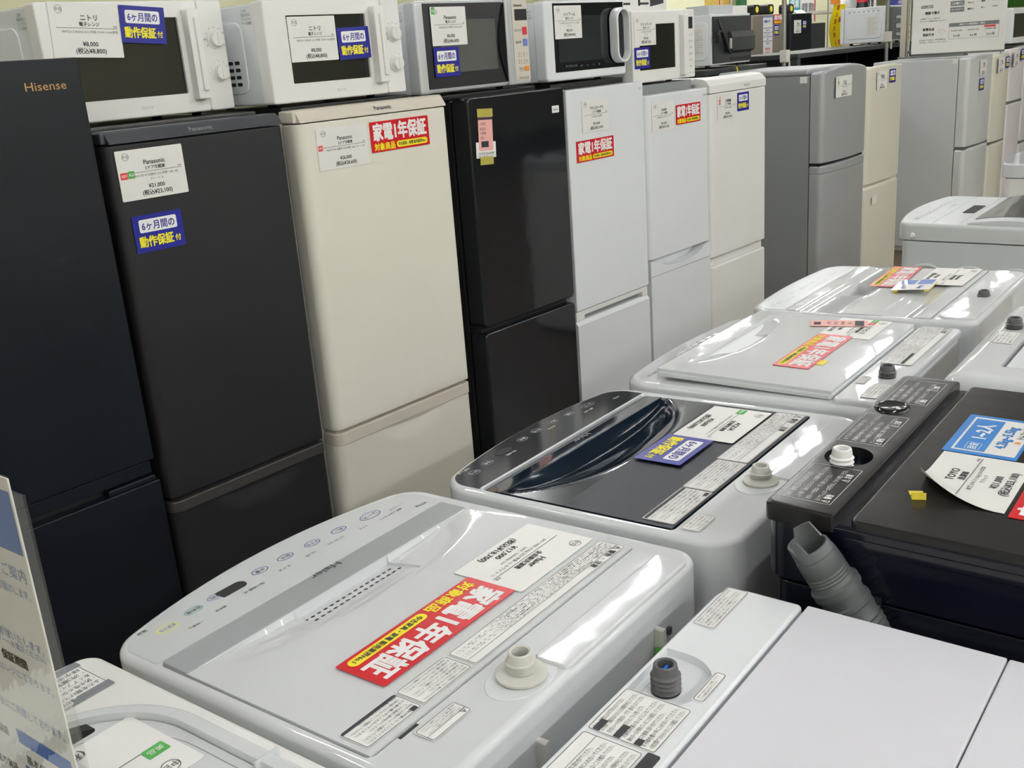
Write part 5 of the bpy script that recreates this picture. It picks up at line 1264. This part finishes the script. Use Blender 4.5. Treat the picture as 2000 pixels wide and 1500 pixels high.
t = thing('kettle', 'black kettle with a red band on the shelf rack', 'kettle', MQ(11.03, 4.45, GZ)); obj('kettle_body', lathe(NB(), [(0, 0), (.085, 0), (.08, .06), (.075, .14), (0, .17)], 20), 'black_plastic', t); obj('red_band', lathe(NB(), [(.0825, .055), (.084, .055), (.081, .085), (.079, .085)], 20), 'button_red', t)
t = thing('carton', 'white carton with dark lettering on the shelf rack', 'box', MQ(11.33, 4.45, GZ)); obj('box_body', box(NB(), -.16, .16, 0, .15, 0, .15), 'paper', t); bm = NB(); [put_text(bm, '電気', -.05+.1*k, .045, .06, .07, 'c', .03, res=1) for k in range(2)]; front_text(bm, t, 'ink', -.001)
t = thing('hanging_sign', 'blue hanging sign above the back of the labelled microwave', 'sign', MQ(11.80, 4.30, 1.70)); obj('board', box(NB(), -.29, .29, 0, .01, 0, .16), 'sign_blue', t); bm = NB(); put_text(bm, '小物家電 売場', .02, .03, .028, .4, 'c', .02, res=1); front_text(bm, t, 'ink_white', -.001)
for sx in (-.25, .25): obj('wire', tube(NB(), [(sx, .005, .16), (sx, .005, CEIL-1.70)], .002, 6), 'steel', t)
# beige slotted upright
t = thing('shelf_upright', 'beige slotted shelf upright left of the white signboard', 'shelf upright', MQ(7.96, 2.86, 0))
obj('channel', box(NB(), -.045, .045, -.02, .02, 0, 2.3, .002), 'post_beige', t)
bm = NB()
for z in (1.40, 1.44, 1.49): box(bm, -.02, .025, -.0212, -.019, z, z+.008)
flat('slots', bm, 'hole', t)
# white signboard standing on the far refrigerator
t = thing('signboard', 'white signboard with grey tables, standing on the light grey refrigerator', 'sign', MQ(7.30, 2.285, 1.2775))
obj('board', box(NB(), 0, .008, -.295, .295, .024, .70, .002), 'paper', t); obj('rail', box(NB(), -.004, .012, -.295, .295, .012, .026, .002), 'steel', t)
obj('post', tube(NB(), [(.004, .325, .0), (.004, .325, .72)], .010, 12), 'steel', t); obj('bracket', box(NB(), -.003, .011, .293, .32, .03, .05), 'steel', t); obj('base_plate', box(NB(), -.04, .05, -.06, .37, 0, .012, .002), 'steel', t)
def sb(name, m, f, dx=0):
    bm = f(NB()); bm.transform(Matrix.Translation((-.0006-dx, .2900, -1.2775)) @ Matrix.Rotation(-pi/2, 4, 'Z') @ Matrix.Rotation(pi/2, 4, 'X')); return flat(name, bm, m, t)
def s1(bm):
    put_text(bm, '機能で選ぶ', .125, 1.557, .014, .15, 'c', .03); put_text(bm, '家電全品', .105, 1.455, .014, .115, 'c', .03); put_text(bm, '保証付き', .105, 1.421, .014, .115, 'c', .03)
    for s, z, q in (('お客様のくらしに合わせた', 1.522, .13), ('ぴったりの商品が見つかります', 1.506, .17), ('中古品でも安心の動作保証を', 1.388, .17), ('全商品にお付けしております', 1.373, .18)): put_text(bm, s, .048, z, .0075, -q, 'l', .01, res=1)
    for i, z in enumerate((1.633, 1.594, 1.556)): put_text(bm, ('容量', '年式', '機能')[i]+' 小', .365, z+.008, .009, .05, 'c', .02, res=1); put_text(bm, ('普通', '標準', '多い')[i], .44, z+.011, .009, .04, 'c', .02, res=1); put_text(bm, '大きい', .515, z+.014, .009, .045, 'c', .02, res=1)
    for u, s1_, s2 in ((.285, '中古', '3ヶ月'), (.39, '新品', '6ヶ月'), (.495, '延長', '12ヶ月')): put_text(bm, s1_+'家電の保証', u, 1.436, .008, .07, 'c', .01, res=1); put_text(bm, s2, u, 1.404, .013, .07, 'c', .02, res=1)
    return bm
sb('lettering', 'ink', s1)
def s2(bm):
    for z in (1.628, 1.589, 1.551): quad(bm, .238, .325, z, z+.03)
    quad(bm, .236, .545, 1.462, 1.484); ngon(bm, rr(.05, .13, 1.588, 1.606, .006, 3)); frame2d(bm, [(.236, 1.384), (.545, 1.384), (.545, 1.462), (.236, 1.462)], .0012); return bm
sb('grey_field', 'ink_grey', s2)
def s3(bm): return ngon(bm, rr(.455, .525, 1.446, 1.458, .002, 2))
sb('red_field', 'tab_red', s3, .0004)
def heart(q=1): return [(.19+q*.022*(16*sin(a)**3)/16, 1.437+q*.020*(13*cos(a)-5*cos(2*a)-2*cos(3*a)-cos(4*a))/16) for a in [2*pi*k/40 for k in range(40)]]
def s4(bm):
    o = heart(); i = heart(.86); A = [bm.verts.new((x, y, 0)) for x, y in o]; B = [bm.verts.new((x, y, 0)) for x, y in i]
    for k in range(40): bm.faces.new((A[k], A[(k+1) % 40], B[(k+1) % 40], B[k]))
    put_text(bm, '1', .19, 1.438, .012, None, 'c', .02); return bm
sb('heart_mark', 'heart_pink', s4)
def s5(bm):
    put_text(bm, 'かしこい選び方', .09, 1.597, .008, .07, 'c', .02, res=1)
    for i, z in enumerate((1.643, 1.604, 1.566)): put_text(bm, ('一人暮らし', '二人暮らし', 'ファミリー')[i], .281, z, .011, .075, 'c', .02, res=1)
    put_text(bm, '商品ごとの保証期間のご案内', .38, 1.473, .009, .2, 'c', .02, res=1); return bm
sb('lettering', 'ink_white', s5, .0004)
# microwave on the pinkish refrigerators, green posters above
t, h, H = mwave(8.23, 8.70, 2.2, 1.312, 1.555, .34, 'white microwave at the right edge on the pinkish white refrigerator', 'cool_white', 'pink_white', 'microwave ovens on top of the refrigerators')
bm = prism(NB(), rr(-h, h, 0, H, .01, 4), -.044, 0, .006, .002, 3, hole=rr(-h+.04, h-.12, .04, H-.04, .003, 2), depth=.006, mp=MAP_XZ); dd = obj('door', bm, 'cool_white', t)
bm = prism(NB(), rr(-h+.0405, h-.1205, .0405, H-.0405, .002, 2), 0, .004, mp=MAP_XZ); bm.transform(Matrix.Translation((0, .0065, 0))); obj('window', bm, 'glass_dark', dd)
bm = box(NB(), -h+.0025, -h+.0042, .1, .14, .03, .08); flat('rating_label', bm, 'ink_grey', t)
board(8.06, 8.72, 2.2, 2.72, 1.2885, 1.3025, 'dark board under the microwave at the right edge', 'black_plastic')
for x0, x1, lb in ((14.6, 14.98, 'green poster left of the pair high at the right edge'), (15.0, 15.5, 'green poster right of the pair high at the right edge')):
    t = thing('hanging_sign', lb, 'sign', MQ((x0+x1)/2, 4.0, 1.61), 'green signs at the right edge'); obj('board', box(NB(), (x0-x1)/2, (x1-x0)/2, 0, .01, 0, .5), 'sign_green', t)
    bm = NB(); put_text(bm, '家電', 0, .25, .14, .3, 'c', .03, res=1); front_text(bm, t, 'ink_white', -.001)
    for sx in (-.15, .15): obj('wire', tube(NB(), [(sx, .005, .5), (sx, .005, CEIL-1.61)], .002, 6), 'steel', t)
